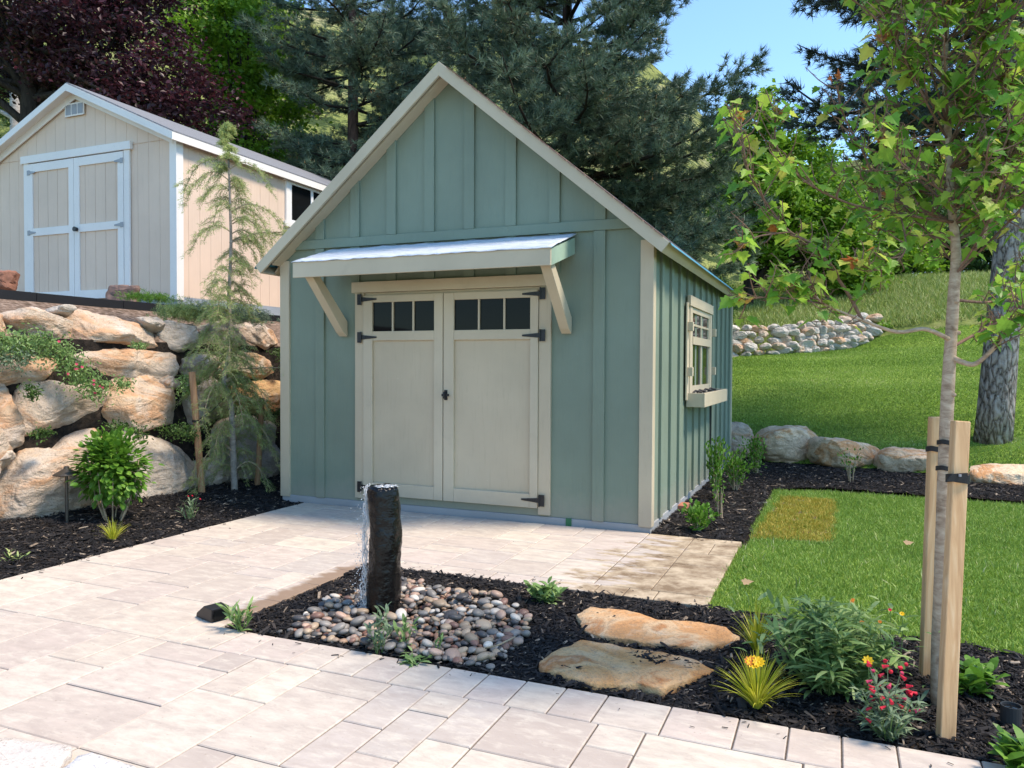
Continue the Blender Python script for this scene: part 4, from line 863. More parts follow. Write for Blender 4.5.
q = MB(); q.box(*(np.sort([sp[0]+.0, sp[0]+.03])), sp[1]-.02, sp[1]+.02, .0, .012); q.build('bracket', BLACK, a)
wl = thing('well_light', G(1011,722), 'short dark cylindrical well light in the mulch near the stepping bed corner', 'garden light'); P0 = G(1011,722)
q = MB(); q.lathe(P0+[0,0,-.02], [(.036,0),(.036,.085),(.032,.085),(.030,.07),(.001,.07)], 20); q.build('housing', plain('dark_plastic', (.03,.032,.034), .5), wl, smooth=False)
q = MB(); q.lathe(P0+[0,0,.052], [(.028,0),(.028,.004),(.001,.006)], 16); q.build('lens', GLASS, wl)
# ------------------------------------------------------------------ stakes of the young maple
def sq_stake(b, t, w, label, g='timber stakes of the young maple'):
    o = thing('tree_stake', b, label, 'tree stake', g); m = MB(); bb = np.array(b)-[0,0,.06]
    m.beam(bb, t, w*1.0, w*.62, up=(FW[0], FW[1], .0)); m.build('post', STAKE, o, bevel=.004); return o
sA = G(945,737.5)+0; tA = D(960.5,421,2.86); stA = sq_stake(sA, tA, .058, 'square pinkish timber stake in front of the young maple trunk')
sB = G(926,676)+0; tB = D(936,417,3.30); stB = sq_stake(sB, tB, .054, 'square timber stake behind the young maple trunk')
def strap(c, ax1, ax2, r1, r2, h, par, tail=None):
    m = MB(); n = 26; Vv = []
    c = np.array(c)
    for (rr, hh) in ((1, -h/2), (1, h/2), (.86, h/2), (.86, -h/2)):
        for k in range(n):
            t = 2*PI*k/n; Vv.append(c+ax1*r1*rr*math.copysign(abs(math.cos(t))**.7, math.cos(t))+ax2*r2*rr*math.copysign(abs(math.sin(t))**.7, math.sin(t))+np.array([0,0,hh+.004*math.sin(t*2)]))
    m.add(Vv, np.array([(i*n+k, i*n+(k+1) % n, ((i+1) % 4)*n+(k+1) % n, ((i+1) % 4)*n+k) for i in range(4) for k in range(n)]))
    if tail is not None: m.prism(tail, FW*.006)
    return m.build('tie', RUBBER, par)
H1 = np.array([RT[0], RT[1], 0]); H2 = np.array([FW[0], FW[1], 0])
cA = sA+(tA-sA)*((D(959,478,2.85)[2])/tA[2]); tl = [D(947,481,2.80), D(952,474,2.80), D(968,473,2.80), D(968,479,2.80), D(955,482,2.80)]
strap(cA, H1, H2, .039, .030, .030, stA, tl)
sc_ = MB(); sc_.lathe(D(960,475.5,2.795), [(.001,-.004),(.005,-.004),(.005,.004),(.001,.004)], 8); sc_.build('screw', GALV, stA)
cB = sB+(tB-sB)*((D(934,449,3.30)[2])/tB[2]); strap(cB, H1, H2, .034, .028, .022, stB)
# ------------------------------------------------------------------ round poles of the cedar
def pole(bu, bv, tu, tv, r, label):
    b = G(bu, bv); dep = (b-CAM)@FW; t = D(tu, tv, dep); o = thing('tree_stake', b, label, 'tree stake', 'round poles beside the weeping cedar')
    m = MB(); m.tube([b-[0,0,.08], b*.5+t*.5, t], [r, r*.97, r*.93], 12); m.build('pole', POLE, o); q = b+(t-b)*.62; s_ = MB(); s_.tube([q-[0,0,.012], q+[0,0,.012]], r*1.15, 12); s_.build('tie', RUBBER, o); return q
q1 = pole(203,501,192,372,.034,'leaning brown round pole left of the weeping cedar')
q2 = pole(257,492,262,398,.030,'shorter pale round pole between the weeping cedar and the green shed')
# far: house glimpsed through the trees, low block wall
hx = D(922,300,44); hz = float(hgt(hx[0], hx[1])); hz = max(hz, 3.5)
ho = thing('house', (hx[0], hx[1], hz), 'white house glimpsed between dark trees beyond the lawn', 'house')
q = MB(); q.box(hx[0]-4.5, hx[0]+4.5, hx[1], hx[1]+6, hz-2, hz+2.9); q.build('wall', WHITEP, ho)
q = MB(); q.prism([(hx[0]-4.9,hx[1]-.4,hz+2.85),(hx[0]+4.9,hx[1]-.4,hz+2.85),(hx[0]+4.9,hx[1]+3,hz+4.3),(hx[0]-4.9,hx[1]+3,hz+4.3)], (0,0,.12)); q.prism([(hx[0]-4.9,hx[1]+3,hz+4.3),(hx[0]+4.9,hx[1]+3,hz+4.3),(hx[0]+4.9,hx[1]+6.4,hz+2.85),(hx[0]-4.9,hx[1]+6.4,hz+2.85)], (0,0,.12)); q.build('roof', SHINGLE, ho)
for i in range(4): q = MB(); q.box(hx[0]-3.7+2.1*i, hx[0]-2.7+2.1*i, hx[1]-.02, hx[1]-.003, hz+.8, hz+2.1); q.build('window', GLASS, ho)
lw = MB(); a = D(985,345,16.5); b_ = D(1100,345,16.5)
for r0 in range(3):
    for i in range(9):
        p = a+(b_-a)*((i+.5*(r0 % 2))/8); lw.beam([p[0], p[1], a[2]-.35+.15*r0], [p[0]+.295, p[1]+.11, a[2]-.35+.15*r0], .2, .14)
tag(lw.build('block_wall', plain('grey_block', (.30,.30,.29), .9), origin=(a[0], a[1], a[2]-.45)), 'low grey block wall at the right edge above the lawn', 'block wall')
#INSERT3
# ------------------------------------------------------------------ vegetation
DIA = [(0,0,0),(.45,.30,.06),(1,0,0),(.45,-.30,.06)]; DIAF = [(0,1,2),(0,2,3)]
OVL = [(0,0,0),(.18,.24,.05),(.55,.31,.07),(.85,.16,.03),(1,0,-.04),(.85,-.16,.03),(.55,-.31,.07),(.18,-.24,.05),(.5,0,-.01)]; OVLF = [(8,i,(i+1) % 8) for i in range(8)]
LAN = [(0,-.04,0),(0,.04,0),(.35,.10,.05),(.35,-.10,.05),(.7,.08,.02),(.7,-.08,.02),(1,0,-.12)]; LANF = [(0,1,2),(0,2,3),(3,2,4),(3,4,5),(5,4,6)]
half = [(0,0),(-.06,.20),(.02,.42),(.20,.34),(.34,.52),(.48,.26),(.60,.28),(.72,.13),(1,0)]
MPL = [(x, y, .16*abs(y)-(.10*x*x)) for x, y in half]+[(x, -y, .16*abs(y)-.10*x*x) for x, y in half[-2:0:-1]]+[(.3,0,-.03)]
MPLF = [(16,i,(i+1) % 16) for i in range(16)]
NEE = [(0,-.5,0),(0,.5,0),(1,0,0)]; NEEF = [(0,1,2)]
def Tw(T, w): T = np.array(T, float); T[:, 1] *= w; return T
def tufts(mb, C, Dv, n, L, w, spread=.75, rb=None):
    m = len(C); Dv = Dv/(np.linalg.norm(Dv, axis=1)[:, None]+1e-9)
    d = np.repeat(Dv, n, 0)+R.normal(0, spread, (m*n, 3)); c = np.repeat(C, n, 0)+R.normal(0, .012, (m*n, 3))
    r = R.uniform(0, .9, m) if rb is None else rb; r = np.clip(np.repeat(r, n)+R.normal(0, .08, m*n), 0, .955)
    mb.scatter(Tw(NEE, w/L), NEEF, c, d, unit(m*n), L*R.uniform(.7, 1.15, m*n), r)
def curve(P, n):
    P = np.array(P, float); t = np.linspace(0, len(P)-1, n); out = []
    for a in t:
        i = min(int(a), len(P)-2); f = a-i; p0 = P[max(i-1, 0)]; p1 = P[i]; p2 = P[i+1]; p3 = P[min(i+2, len(P)-1)]
        out.append(.5*((2*p1)+(-p0+p2)*f+(2*p0-5*p1+4*p2-p3)*f*f+(-p0+3*p1-3*p2+p3)*f**3))
    return np.array(out)
def pine(base, H, zc, rad, label, group, seed, mat=L_PINE, bark=B_RED, r0=.2, n_t=24, L=.15, lean=(0,0), step=.42, prof=None, keep=None, nd_=5, base_off=0., den=1.):
    global R
    R = np.random.default_rng(seed); b = np.array(base, float); t = thing('pine_tree', b, label, 'pine tree', group)
    top = b+np.array([lean[0], lean[1], H]); axis_ = curve([b-[0,0,.1], b+(top-b)*.33+[.06,-.04,0], b+(top-b)*.66, top], 14)
    tk = MB(); tk.tube(axis_, np.linspace(r0, .03, 14), 14, wob=.12); lim = MB(); cr = MB(); cd = MB()
    z = zc; C = []; Dd = []
    while z < H-.1:
        f = (z-zc)/(H-zc); rr = rad*(prof(f) if prof else (.55+.45*min(1, f*3))*(1-f)**.6)
        for k in range(nd_):
            a = R.uniform(0, 2*PI); l = rr*R.uniform(.6, 1.12)+.1; el = np.interp(f, [0, .5, 1], [-.12, .15, .8])+R.normal(0, .12)
            o = np.array([np.interp(z, axis_[:, 2]-b[2], axis_[:, i]) for i in range(3)]); o[2] = b[2]+z
            if keep is not None and not keep(o, a, f): continue
            d = np.array([math.cos(a)*math.cos(el), math.sin(a)*math.cos(el), math.sin(el)]); s = np.array([-math.sin(a), math.cos(a), 0])
            P = curve([o, o+d*l*.4+[0,0,-.03*l], o+d*l*.75+s*R.normal(0, .08)*l, o+d*l+[0,0,.14*l]+s*R.normal(0, .12)*l], 9)
            lim.tube(P, np.linspace(.012+.012*l, .006, 9), 5, cap=False)
            ns = max(4, int(l/.125*den))
            for i in range(ns):
                q = .22+.78*(i+R.uniform(0, .8))/ns; q = min(q, 1.); p = P[int(q*8)]; sd = s*(1 if i % 2 else -1); ll = (.22+.42*l*(1.05-q))*R.uniform(.6, 1.1); ll = min(ll, .9)
                dd = d*.75+sd*R.uniform(.4, 1.)+np.array([0,0,R.normal(.05, .22)]); dd /= np.linalg.norm(dd); e = p+dd*ll+[0,0,.08*ll]
                if ll > .3: lim.tube([p, p*.5+e*.5, e], [.008, .006, .004], 4, cap=False)
                for w in np.arange(.2, 1.01, .085/max(ll, .12)): C.append(p+(e-p)*w+R.normal(0, .04, 3)); Dd.append(dd+[0,0,.35])
        z += step*R.uniform(.7, 1.3)
    C = np.array(C); Dd = np.array(Dd); tufts(cr, C, Dd, n_t, L, .015)
    ti = R.random(len(C)) < .08; m = int(ti.sum()); TT6 = np.array([(0,.5,0),(0,-.25,.43),(0,-.25,-.43),(1,0,0)]); cr.scatter(TT6*[1,.35,.35], [(0,1,3),(1,2,3),(2,0,3)], C[ti]+[0,0,.03], np.tile([0,0,1.], (m, 1))+R.normal(0, .25, (m, 3)), unit(m), .075, np.full(m, .995))
    tr = tk.build('trunk', bark, t, smooth=True); lim.build('limb', B_DARK, tr, smooth=True); cr.build('crown', mat, t); return t
def broad(base, blobs, n, size, label, name='tree', cat='tree', group=None, mat=L_GREEN, bark=B_DARK, r0=.14, seed=1, clump=.4, per=90, T=None, FT=None, trunkpts=None, up=.35, limbs=True):
    global R
    R = np.random.default_rng(seed); b = np.array(base, float); t = thing(name, b, label, cat, group); tk = MB(); lim = MB(); cr = MB()
    c0 = np.average([x[0] for x in blobs], axis=0); tp = curve(trunkpts if trunkpts is not None else [b-[0,0,.2], b*.5+c0*.5+[.1,.05,-.3], c0], 10)
    tk.tube(tp, np.linspace(r0, r0*.35, 10), 12, wob=.15)
    Cs = []
    vol = np.array([np.prod(x[1]) for x in blobs])**(2/3); vol /= vol.sum(); nc = max(6, n//per)
    for (c, r), v in zip(blobs, vol):
        c = np.array(c, float); r = np.array(r, float); m = max(3, int(nc*v)); u = unit(m)*(R.uniform(.35, 1.0, m)**.6)[:, None]; cc = c+u*r; Cs.append(cc)
        if limbs:
            for q in cc[:max(4, m//7)]:
                k = int(R.integers(3, 9)); p = tp[k]; lim.tube(curve([p, p*.6+q*.4+[0,0,-.05], q], 6), np.linspace(r0*.35, .012, 6), 5, cap=False)
    Cs = np.vstack(Cs); m = len(Cs); cl = clump*R.uniform(.6, 1.3, m)
    idx = R.integers(0, m, n); off = R.normal(0, .42, (n, 3))*[1,1,.55]; C = Cs[idx]+off*cl[idx][:, None]
    rn = np.clip(R.uniform(.15, .75, m)[idx]+R.normal(0, .16, n), 0, 1)
    Dv = unit(n)*[1,1,.5]+[0,0,-.25]; N = unit(n)*.8+[0,0,up*2]
    cr.scatter(DIA if T is None else T, DIAF if FT is None else FT, C, Dv, N, size*R.uniform(.6, 1.3, n), rn)
    tr = tk.build('trunk', bark, t, smooth=True)
    if limbs: lim.build('limb', bark, tr, smooth=True)
    cr.build('crown', mat, t); return t
def gz_(p): return float(hgt(p[0], p[1]))-.05
def onter(u, dep):
    p = D(u, 300, dep); return np.array([p[0], p[1], gz_(p)])
PG = 'dark pines behind the sheds'
pB = onter(565, 16.5); pine(pB, 13, .9, 3.8, 'big bluish pine rising behind the right half of the green shed roof', PG, 41, r0=.22, n_t=22, L=.17, nd_=6, prof=lambda f: np.interp(f, [0,.12,.3,.5,.75,1], [.85,.98,1.0,.84,.52,.06]), den=1.3)
pB = onter(352, 17.5); pine(pB, 12.5, 1.6, 2.3, 'dark pine with a reddish trunk between the two sheds', PG, 42, r0=.17, n_t=20, L=.17, nd_=5, prof=lambda f: np.interp(f, [0,.3,.7,1], [.8,1,.8,.15]))
pB = onter(445, 21); pine(pB, 11.5, 2.2, 2.1, 'farther pine showing above the left roof slope of the green shed', PG, 43, r0=.17, n_t=18, L=.18, nd_=5, prof=lambda f: np.interp(f, [0,.3,.7,1], [.7,1,.75,.1]))
pB = onter(262, 22); pine(pB, 13, 3.6, 2.4, 'dark pine rising behind the green leafy tree at the left', PG, 44, mat=L_PINED, r0=.2, n_t=18, L=.18, nd_=5)
# the big pine on the slope at the right: ridged grey trunk, open crown far up
pb = np.array([3.35, 6.03, gz_((3.35, 6.03))]); t = pine(pb, 12, 4.5, 3.5, 'ponderosa pine with a thick ridged grey trunk standing on the lawn slope at the right', 'dark pines behind the sheds', 45, mat=L_PINED, bark=B_PLATE, r0=.235, n_t=22, L=.15, lean=(.5,.1), nd_=7, step=.40, prof=lambda f: np.interp(f, [0,.2,.6,1], [.75,1,.8,.1]), den=.9)
# broadleaved trees
def bl(u, v, dep, r): return (D(u, v, dep), r)
b0 = onter(748, 23); broad(b0, [bl(765,215,23,(1.5,1.5,1.6)), bl(815,225,23.5,(1.5,1.4,1.6)), bl(752,130,23.5,(1.0,1.0,1.3)), bl(800,165,24,(1.1,1.1,1.1)), bl(845,262,23,(1.2,1.2,.9)), bl(735,190,23.5,(.9,1,1.2))], 42000, .16, 'bright green leafy tree with a dark trunk on the bank beside the shed roof', seed=51, r0=.19, clump=.55, trunkpts=[b0-[0,0,.3], D(749,270,23), D(756,225,23)])
b0 = onter(240, 19); broad(b0, [bl(228,60,19,(1.5,1.5,1.7)), bl(262,120,19,(1.2,1.2,1.7)), bl(235,190,19,(1.5,1.4,1.4)), bl(215,20,19.5,(1.3,1.3,1.5)), bl(255,-20,19.5,(1.2,1.2,1.2))], 26000, .14, 'bright green maple tree behind the ridge of the tan shed', seed=52, r0=.17, clump=.5)
b0 = onter(25, 15.2); broad(b0, [bl(40,20,15,(2.2,1.8,1.5)), bl(110,40,14.6,(1.5,1.6,1.5)), bl(165,90,14.4,(.95,1.2,.9)), bl(90,-60,15,(2.6,2,1.5)), bl(205,110,14.6,(.55,.9,.55)), bl(-60,30,15,(1.6,1.6,1.4)), bl(150,110,14.6,(.9,1,.7))], 42000, .10, 'purple leaved plum tree with a dark forked trunk behind the tan shed', name='plum_tree', cat='plum tree', mat=L_PLUM, seed=53, r0=.27, clump=.5, trunkpts=[b0-[0,0,.2], D(33,130,15.2), D(28,70,15.2), D(45,20,15.1)])
b0 = onter(12, 19); broad(b0, [bl(0,110,20,(1.3,1.3,1.4)), bl(55,120,20,(1.2,1.2,1.0)), bl(-30,40,20,(1.6,1.6,1.6))], 6000, .13, 'pale barked tree at the left edge behind the plum tree', seed=54, r0=.20, clump=.5, bark=B_PALE, mat=L_DARK, trunkpts=[b0-[0,0,.2], D(17,120,19), D(14,40,19), D(12,-40,19)])
for i, (u, v, dep, r, lb) in enumerate([(300,195,24,(2.0,1.4,1.5),'dark leafy tree low behind the roof ridge of the tan shed'), (395,215,22,(1.9,1.4,1.6),'dark leafy tree close behind the left roof slope of the green shed'), (885,262,26,(1.7,1.4,1.5),'dark tree right of the bank behind the maple branches'), (955,262,27,(1.8,1.4,1.6),'dark tree in front of the white house'), (1035,262,25,(2.0,1.5,1.9),'dark tree at the right edge behind the ponderosa trunk'), (905,205,30,(1.9,1.6,2.2),'tall dark tree far behind the maple crown'), (1010,200,31,(2.2,1.6,2.6),'tall dark tree farthest right behind the pine')]):
    b0 = onter(u, dep); broad(b0, [bl(u-22,v,dep,r), bl(u+22,v+8,dep,tuple(x*.85 for x in r)), bl(u,v-22,dep,tuple(x*.7 for x in r))], 9000, .17, lb, seed=60+i, r0=.14, clump=.6, mat=[L_DARK, L_DARK, L_GREEN, L_DARK, L_DARK, L_DARK, L_DARK][i], group='dark trees filling the background')
for i, (u, v, dep, r, lb) in enumerate([(870,338,18.5,(.55,.5,.42),'low bush at the right end of the rubble wall'), (905,332,19.5,(.6,.5,.5),'bush between the rubble wall and the white house'), (940,334,20,(.6,.5,.45),'bush at the lawn top left of the maple trunk'), (985,330,20,(.6,.5,.4),'bush at the lawn top next to the ponderosa trunk'), (1035,322,19,(.8,.6,.7),'bush above the grey block wall'), (700,300,21,(1.0,.8,.8),'bush behind the back corner of the green shed')]):
    b0 = onter(u, dep); b0[2] = gz_(b0); c = D(u, v, dep); broad(b0, [(c, r)], 2600, .09, lb, name='bush', cat='bush', group='bushes along the top of the lawn', seed=80+i, r0=.03, clump=.25, mat=[L_GREEN, L_DARK][i % 2], limbs=False)
# ---- young staked maple
R = np.random.default_rng(90)
mb0 = G(938,703); mt = thing('maple_tree', mb0, 'young maple with a thin grey trunk and yellow green leaves tied to timber stakes', 'maple tree')
TP = [(938,706,3.1),(939,640,3.1),(942,560,3.09),(944.5,470,3.09),(948,390,3.1),(951,340,3.11),(954,290,3.12),(956,250,3.14),(951,200,3.15),(948,130,3.16),(945,60,3.18),(949,0,3.2),(952,-60,3.2),(950,-120,3.2)]
tp = curve([D(*p) for p in TP], 44); rad = np.interp(np.linspace(0, 1, 44), [0,.3,.45,.6,.8,1], [.029,.0245,.022,.016,.010,.003])
tk = MB(); tk.tube(tp, rad, 16, wob=.10)
for q in (8, 13, 17, 19): 
    c = tp[q]; d_ = unit(1)[0]*[1,1,0]-FW*.8; d_ /= np.linalg.norm(d_); tk.tube([c, c+d_*(rad[q]+.010)], [.013, .007], 7)
trk = tk.build('trunk', B_MAPLE, mt, smooth=True)
LM = [([(952,357,3.10),(962,362,3.06),(975,364,3.02),(990,352,2.98),(1003,338,2.95),(1024,318,2.9),(1060,280,2.88),(1080,220,2.9)], .017),
 ([(954,346,3.10),(972,336,3.16),(998,322,3.2),(1016,317,3.25),(1050,296,3.3)], .010),
 ([(949,339,3.10),(925,329,3.05),(897,332,3.02),(862,320,2.98),(824,304,2.94),(809,288,2.92),(790,284,2.9)], .013),
 ([(862,320,2.98),(850,297,2.98),(839,280,2.98),(815,247,2.96),(790,232,2.94),(775,215,2.93),(758,190,2.92),(748,170,2.92),(742,137,2.9),(741,118,2.9)], .010),
 ([(954,222,3.14),(925,218,3.08),(895,213,3.05),(848,203,3.0),(805,181,2.97),(778,150,2.95),(775,112,2.95)], .009),
 ([(880,210,3.04),(878,190,3.1),(862,150,3.12),(845,118,3.12),(835,80,3.1)], .007),
 ([(956,240,3.14),(990,223,3.2),(1010,190,3.25),(1015,150,3.25)], .009),
 ([(989,223,3.2),(942,191,3.0),(903,164,2.9),(880,140,2.85)], .007),
 ([(957,270,3.14),(982,240,3.05),(998,200,3.0),(1010,140,3.0),(1005,80,3.0)], .012),
 ([(952,190,3.15),(972,150,3.22),(978,110,3.25),(985,40,3.3),(988,-40,3.3)], .010),
 ([(948,140,3.16),(925,100,3.05),(905,60,3.0),(890,30,3.0)], .007),
 ([(946,90,3.17),(970,50,3.05),(1000,10,3.0),(1010,-30,3.0)], .007),
 ([(955,300,3.12),(1000,300,3.4),(1030,270,3.6),(1050,220,3.7)], .009),
 ([(790,232,2.94),(760,236,2.9),(742,245,2.88)], .005), ([(824,304,2.94),(775,297,2.9),(745,300,2.88)], .004), ([(900,213,3.05),(905,250,2.95),(880,270,2.9),(855,262,2.88)], .005)]
lm = MB(); lpts = []; leafC = []; leafD = []
for L_, r_ in LM:
    P = curve([D(*p) for p in L_], 4*len(L_)); br = MB(); br.tube(P, np.linspace(r_*.75, .0024, len(P)), 8, wob=.08); br.build('branch', B_TWIG if r_ < .0115 else B_MAPLE, trk, smooth=True); lpts.append(P)
def twig(mbt, p, d, l, nl, lc, ld):
    q = curve([p, p+d*l*.5+R.normal(0, .012, 3), p+d*l+[0,0,.02]], 6); mbt.tube(q, np.linspace(.0032, .0014, 6), 5, cap=False)
    for j in range(nl):
        f = .3+.7*(j+.5)/nl; c = q[min(5, int(f*5.99))]; a = R.uniform(0, 2*PI); dd = np.array([math.cos(a), math.sin(a), R.uniform(-.9, .25)]); dd = dd/np.linalg.norm(dd); s = c+dd*R.uniform(.015, .04)
        mbt.tube([c, s], .0009, 3, cap=False); lc.append(s); ld.append(dd*[1,1,.6]+[0,0,-.42])
tw = MB(); tips = []
for P, (L_, r_) in zip(lpts, LM):
    n = len(P); ln = np.linalg.norm(np.diff(P, axis=0), axis=1).sum(); nt_w = int(ln/.024)
    for k in range(nt_w):
        f = R.uniform(.20 if r_ < .012 else .45, 1); i = min(int(f*(n-1)), n-2); p = P[i]+(P[i+1]-P[i])*R.random(); ax_d = P[i+1]-P[i]; ax_d /= np.linalg.norm(ax_d); d = ax_d*.6+unit(1)[0]*.8+[0,0,.35]; d /= np.linalg.norm(d)
        twig(tw, p, d, R.uniform(.05, .16), int(R.integers(3, 7)), leafC, leafD)
    tips.append(P[-1])
# leafy shoots through the upper crown
for i in range(15, 43):
    for k in range(6 if i > 24 else 2):
        a = R.uniform(0, 2*PI); el = R.uniform(.1, .9)
        if i <= 24 and i < 21: continue
        f = (i-24)/19; l = R.uniform(.28, .62)*(1-.35*max(f, 0)); d = np.array([math.cos(a)*math.cos(el), math.sin(a)*math.cos(el), math.sin(el)])
        P = curve([tp[i], tp[i]+d*l*.5+[0,0,.0], tp[i]+d*l+[0,0,.10*l]+R.normal(0, .03, 3)], 10); tw.tube(P, np.linspace(.006, .002, 10), 5, cap=False)
        for m in range(int(l/.034)):
            j = int(R.integers(3, 10)); dd = d*.5+unit(1)[0]*.9+[0,0,.2]; dd /= np.linalg.norm(dd); twig(tw, P[j], dd, R.uniform(.04, .13), int(R.integers(3, 6)), leafC, leafD)
        if R.random() < .35: tips.append(P[-1])
tw.build('twig', B_TWIG, trk)
LC = np.array(leafC); LD = np.array(leafD)
uu = np.array([512+CF*((c-CAM)@RT)/((c-CAM)@FW) for c in LC])
keepm = (R.random(len(LC)) < np.clip((uu-800)/120, .50, .46)); LC = LC[keepm]; LD = LD[keepm]; n = len(LC)
cr = MB(); cr.scatter(Tw(MPL, .95), MPLF, LC, LD, unit(n)*.55+[0,0,1.0]-FW*.25, .058*R.uniform(.5, 1.25, n), np.clip(R.beta(1.7, 1.9, n), 0, .935))
tC = np.repeat(np.array(tips), 7, 0); n = len(tC); cr.scatter(Tw(MPL, .6), MPLF, tC+R.normal(0, .008, (n, 3)), unit(n)*[1,1,.5]+[0,0,.5], unit(n), .050*R.uniform(.5, 1, n), R.uniform(.9, 1, n))
cr.build('crown', L_MAPLE, mt)
for q, (u0, v0) in ((0, (946, 444)), (1, (944.5, 461))):
    i = int(np.argmin([abs((384-CF*((p-CAM)@UP)/((p-CAM)@FW))-v0) for p in tp])); strap(tp[i], H1, H2, rad[i]+.004, rad[i]+.004, .018, trk)
# ---- weeping cedar before the boulder wall
R = np.random.default_rng(95)
cb = G(235,497); ct_ = thing('cedar_tree', cb, 'tall thin weeping cedar with drooping yellow green branches before the boulder wall', 'cedar tree')
dC = float((cb-CAM)@FW)
tp = curve([D(235,500,dC), D(233,450,dC), D(231,405,dC), D(224,385,dC), D(226,368,dC), D(231,340,dC), D(229,300,dC), D(231,250,dC), D(230,200,dC), D(228,150,dC), D(225,123,dC)], 50)
tk = MB(); tk.tube(tp, np.interp(np.linspace(0, 1, 50), [0,.3,.7,1], [.036,.026,.016,.004]), 10, wob=.1); tk.build('trunk', B_GREY, ct_, smooth=True)
bm2 = MB(); fol = MB(); fC = []; fD = []; fr_ = []
def cbranch(o, a, l, droop, rise, dens=1., tipc=.5):
    d = np.array([math.cos(a), math.sin(a), 0]); P = curve([o, o+d*l*.35+[0,0,rise*l], o+d*l*.75+[0,0,rise*l*.8-droop*l*.35], o+d*l+[0,0,-droop*l]], 12)
    bm2.tube(P, np.linspace(.007, .002, 12), 5, cap=False); s = np.array([-d[1], d[0], 0])
    for i in range(2, 12):
        f = i/11; fC.append(P[i]); fD.append(P[i]-P[i-1]+[0,0,.02]); fr_.append(.35+.5*f*tipc)
        for sgn in (-1, 1):
            if R.random() > .66*dens: continue
            l2 = R.uniform(.06, .22)*(1.1-.4*f)*min(1, l/.4+.3); e = P[i]+s*sgn*l2*.7+d*l2*.5+[0,0,-l2*R.uniform(.2, .9)*(.5+droop)]; m = P[i]*.5+e*.5+[0,0,.02]
            bm2.tube([P[i], m, e], [.003,.002,.001], 4, cap=False)
            for w in np.linspace(.15, 1, max(3, int(l2/.026))): fC.append(P[i]*(1-w)+e*w+[0,0,.04*w*(1-w)]); fD.append((e-P[i])+R.normal(0, .02, 3)); fr_.append(.25+.6*w*tipc*R.uniform(.5, 1.2))
for i in range(3, 49):
    z = tp[i][2]; hh = z/3.7
    lmax = np.interp(z, [.15,.5,.9,1.3,1.8,2.3,2.7,2.95,3.2,3.5,3.7], [.36,.52,.48,.46,.42,.33,.38,.48,.26,.08,.03])
    if z > .9 and z < 2.8 and R.random() < .12: continue
    for k in range(2):
        a = R.uniform(0, 2*PI); cbranch(tp[i]+R.normal(0, .01, 3), a, lmax*R.uniform(.45, 1.05), np.interp(z, [0,.9,2,3,3.7], [1.0,.75,.35,.55,-.3]), np.interp(z, [0,1,3,3.7], [.25,.2,.18,.5]), tipc=np.interp(z, [0,1,2.4,3.2], [.85,.6,.7,1.2]))
rt = math.atan2(RT[1], RT[0])
for (u, v, aoff, l, dr, ri) in ((231,238,-.25,.85,-.05,.10),(230,245,-.15,.78,.05,.12),(232,372,-.12,.95,-.02,.03),(229,172,PI,.45,.45,.25),(229,182,PI+.2,.42,.6,.2),(230,168,0,.40,.5,.2),(230,215,-.1,.55,.35,.15)):
    i = int(np.argmin([abs((384-CF*((p-CAM)@UP)/((p-CAM)@FW))-v) for p in tp])); cbranch(tp[i], rt+aoff, l, dr, ri, 1.2, .9)
fC = np.array(fC); fD = np.array(fD); tufts(fol, fC, fD, 14, .032, .0042, .5, rb=np.clip(np.array(fr_)*R.uniform(.7, 1.2, len(fr_)), 0, 1))
bm2.build('branch', B_STEM, ct_, smooth=True); fol.build('crown', L_CEDAR, ct_)
lp_ = MB(); lp_.tube(curve([q1, q1*.5+tp[12]*.5-[0,0,.03], tp[12]], 8), .006, 5); tag(lp_.build('tree_tie', RUBBER, origin=q1), 'black tie strap between the left round pole and the cedar trunk', 'tie strap')
# ---- shrubs and small plants
def shrub(c, h, w, zlo, n, size, label, name='shrub', cat='shrub', mat=L_SHRUB, stems=9, seed=1, T=OVL, FT=OVLF, group=None, open_=.5, upr=.3):
    global R
    R = np.random.default_rng(seed); c = np.array(c, float); t = thing(name, c, label, cat, group); st = MB(); cr = MB(); C = []; Dd = []
    for k in range(stems):
        a = R.uniform(0, 2*PI); rr = w*R.uniform(.15, .95); top = c+[math.cos(a)*rr, math.sin(a)*rr, h*R.uniform(.65, 1.0)*(1-.25*(rr/w)**2)]
        P = curve([c+[math.cos(a)*.02, math.sin(a)*.02, -.02], c*.55+top*.45+[0,0,.03], top], 12); st.tube(P, np.linspace(.006, .002, 12), 5, cap=False)
        for j in range(12):
            if P[j][2]-c[2] < zlo: continue
            for q in range(max(1, int(n/(stems*9)))): C.append(P[j]+R.normal(0, open_*w*.28, 3)); Dd.append(unit(1)[0]+(P[j]-c-[0,0,zlo])*1.5/max(w, .1)+[0,0,upr])
    C = np.array(C); Dd = np.array(Dd); C[:, 2] = np.maximum(C[:, 2], c[2]+.01); m = len(C)
    cr.scatter(T, FT, C, Dd, unit(m)*.7+[0,0,.9], size*R.uniform(.6, 1.25, m), np.clip(R.normal(.5, .22, m), 0, 1))
    st.build('stem', B_STEM, t, smooth=True); cr.build('foliage', mat, t); return t
g0 = G(113,527); sb = thing('shrub', g0, 'round bright green leafy shrub between the path light and the round pole', 'shrub'); R = np.random.default_rng(7)
dS = float((g0-CAM)@FW); cc = D(114,468,dS); m = 2600; u = unit(m)*(R.uniform(.3, 1, m)**.4)[:, None]*[.27,.26,.30]*(1+.12*R.normal(size=(m, 1))); cl = unit(60)*[.26,.25,.27]
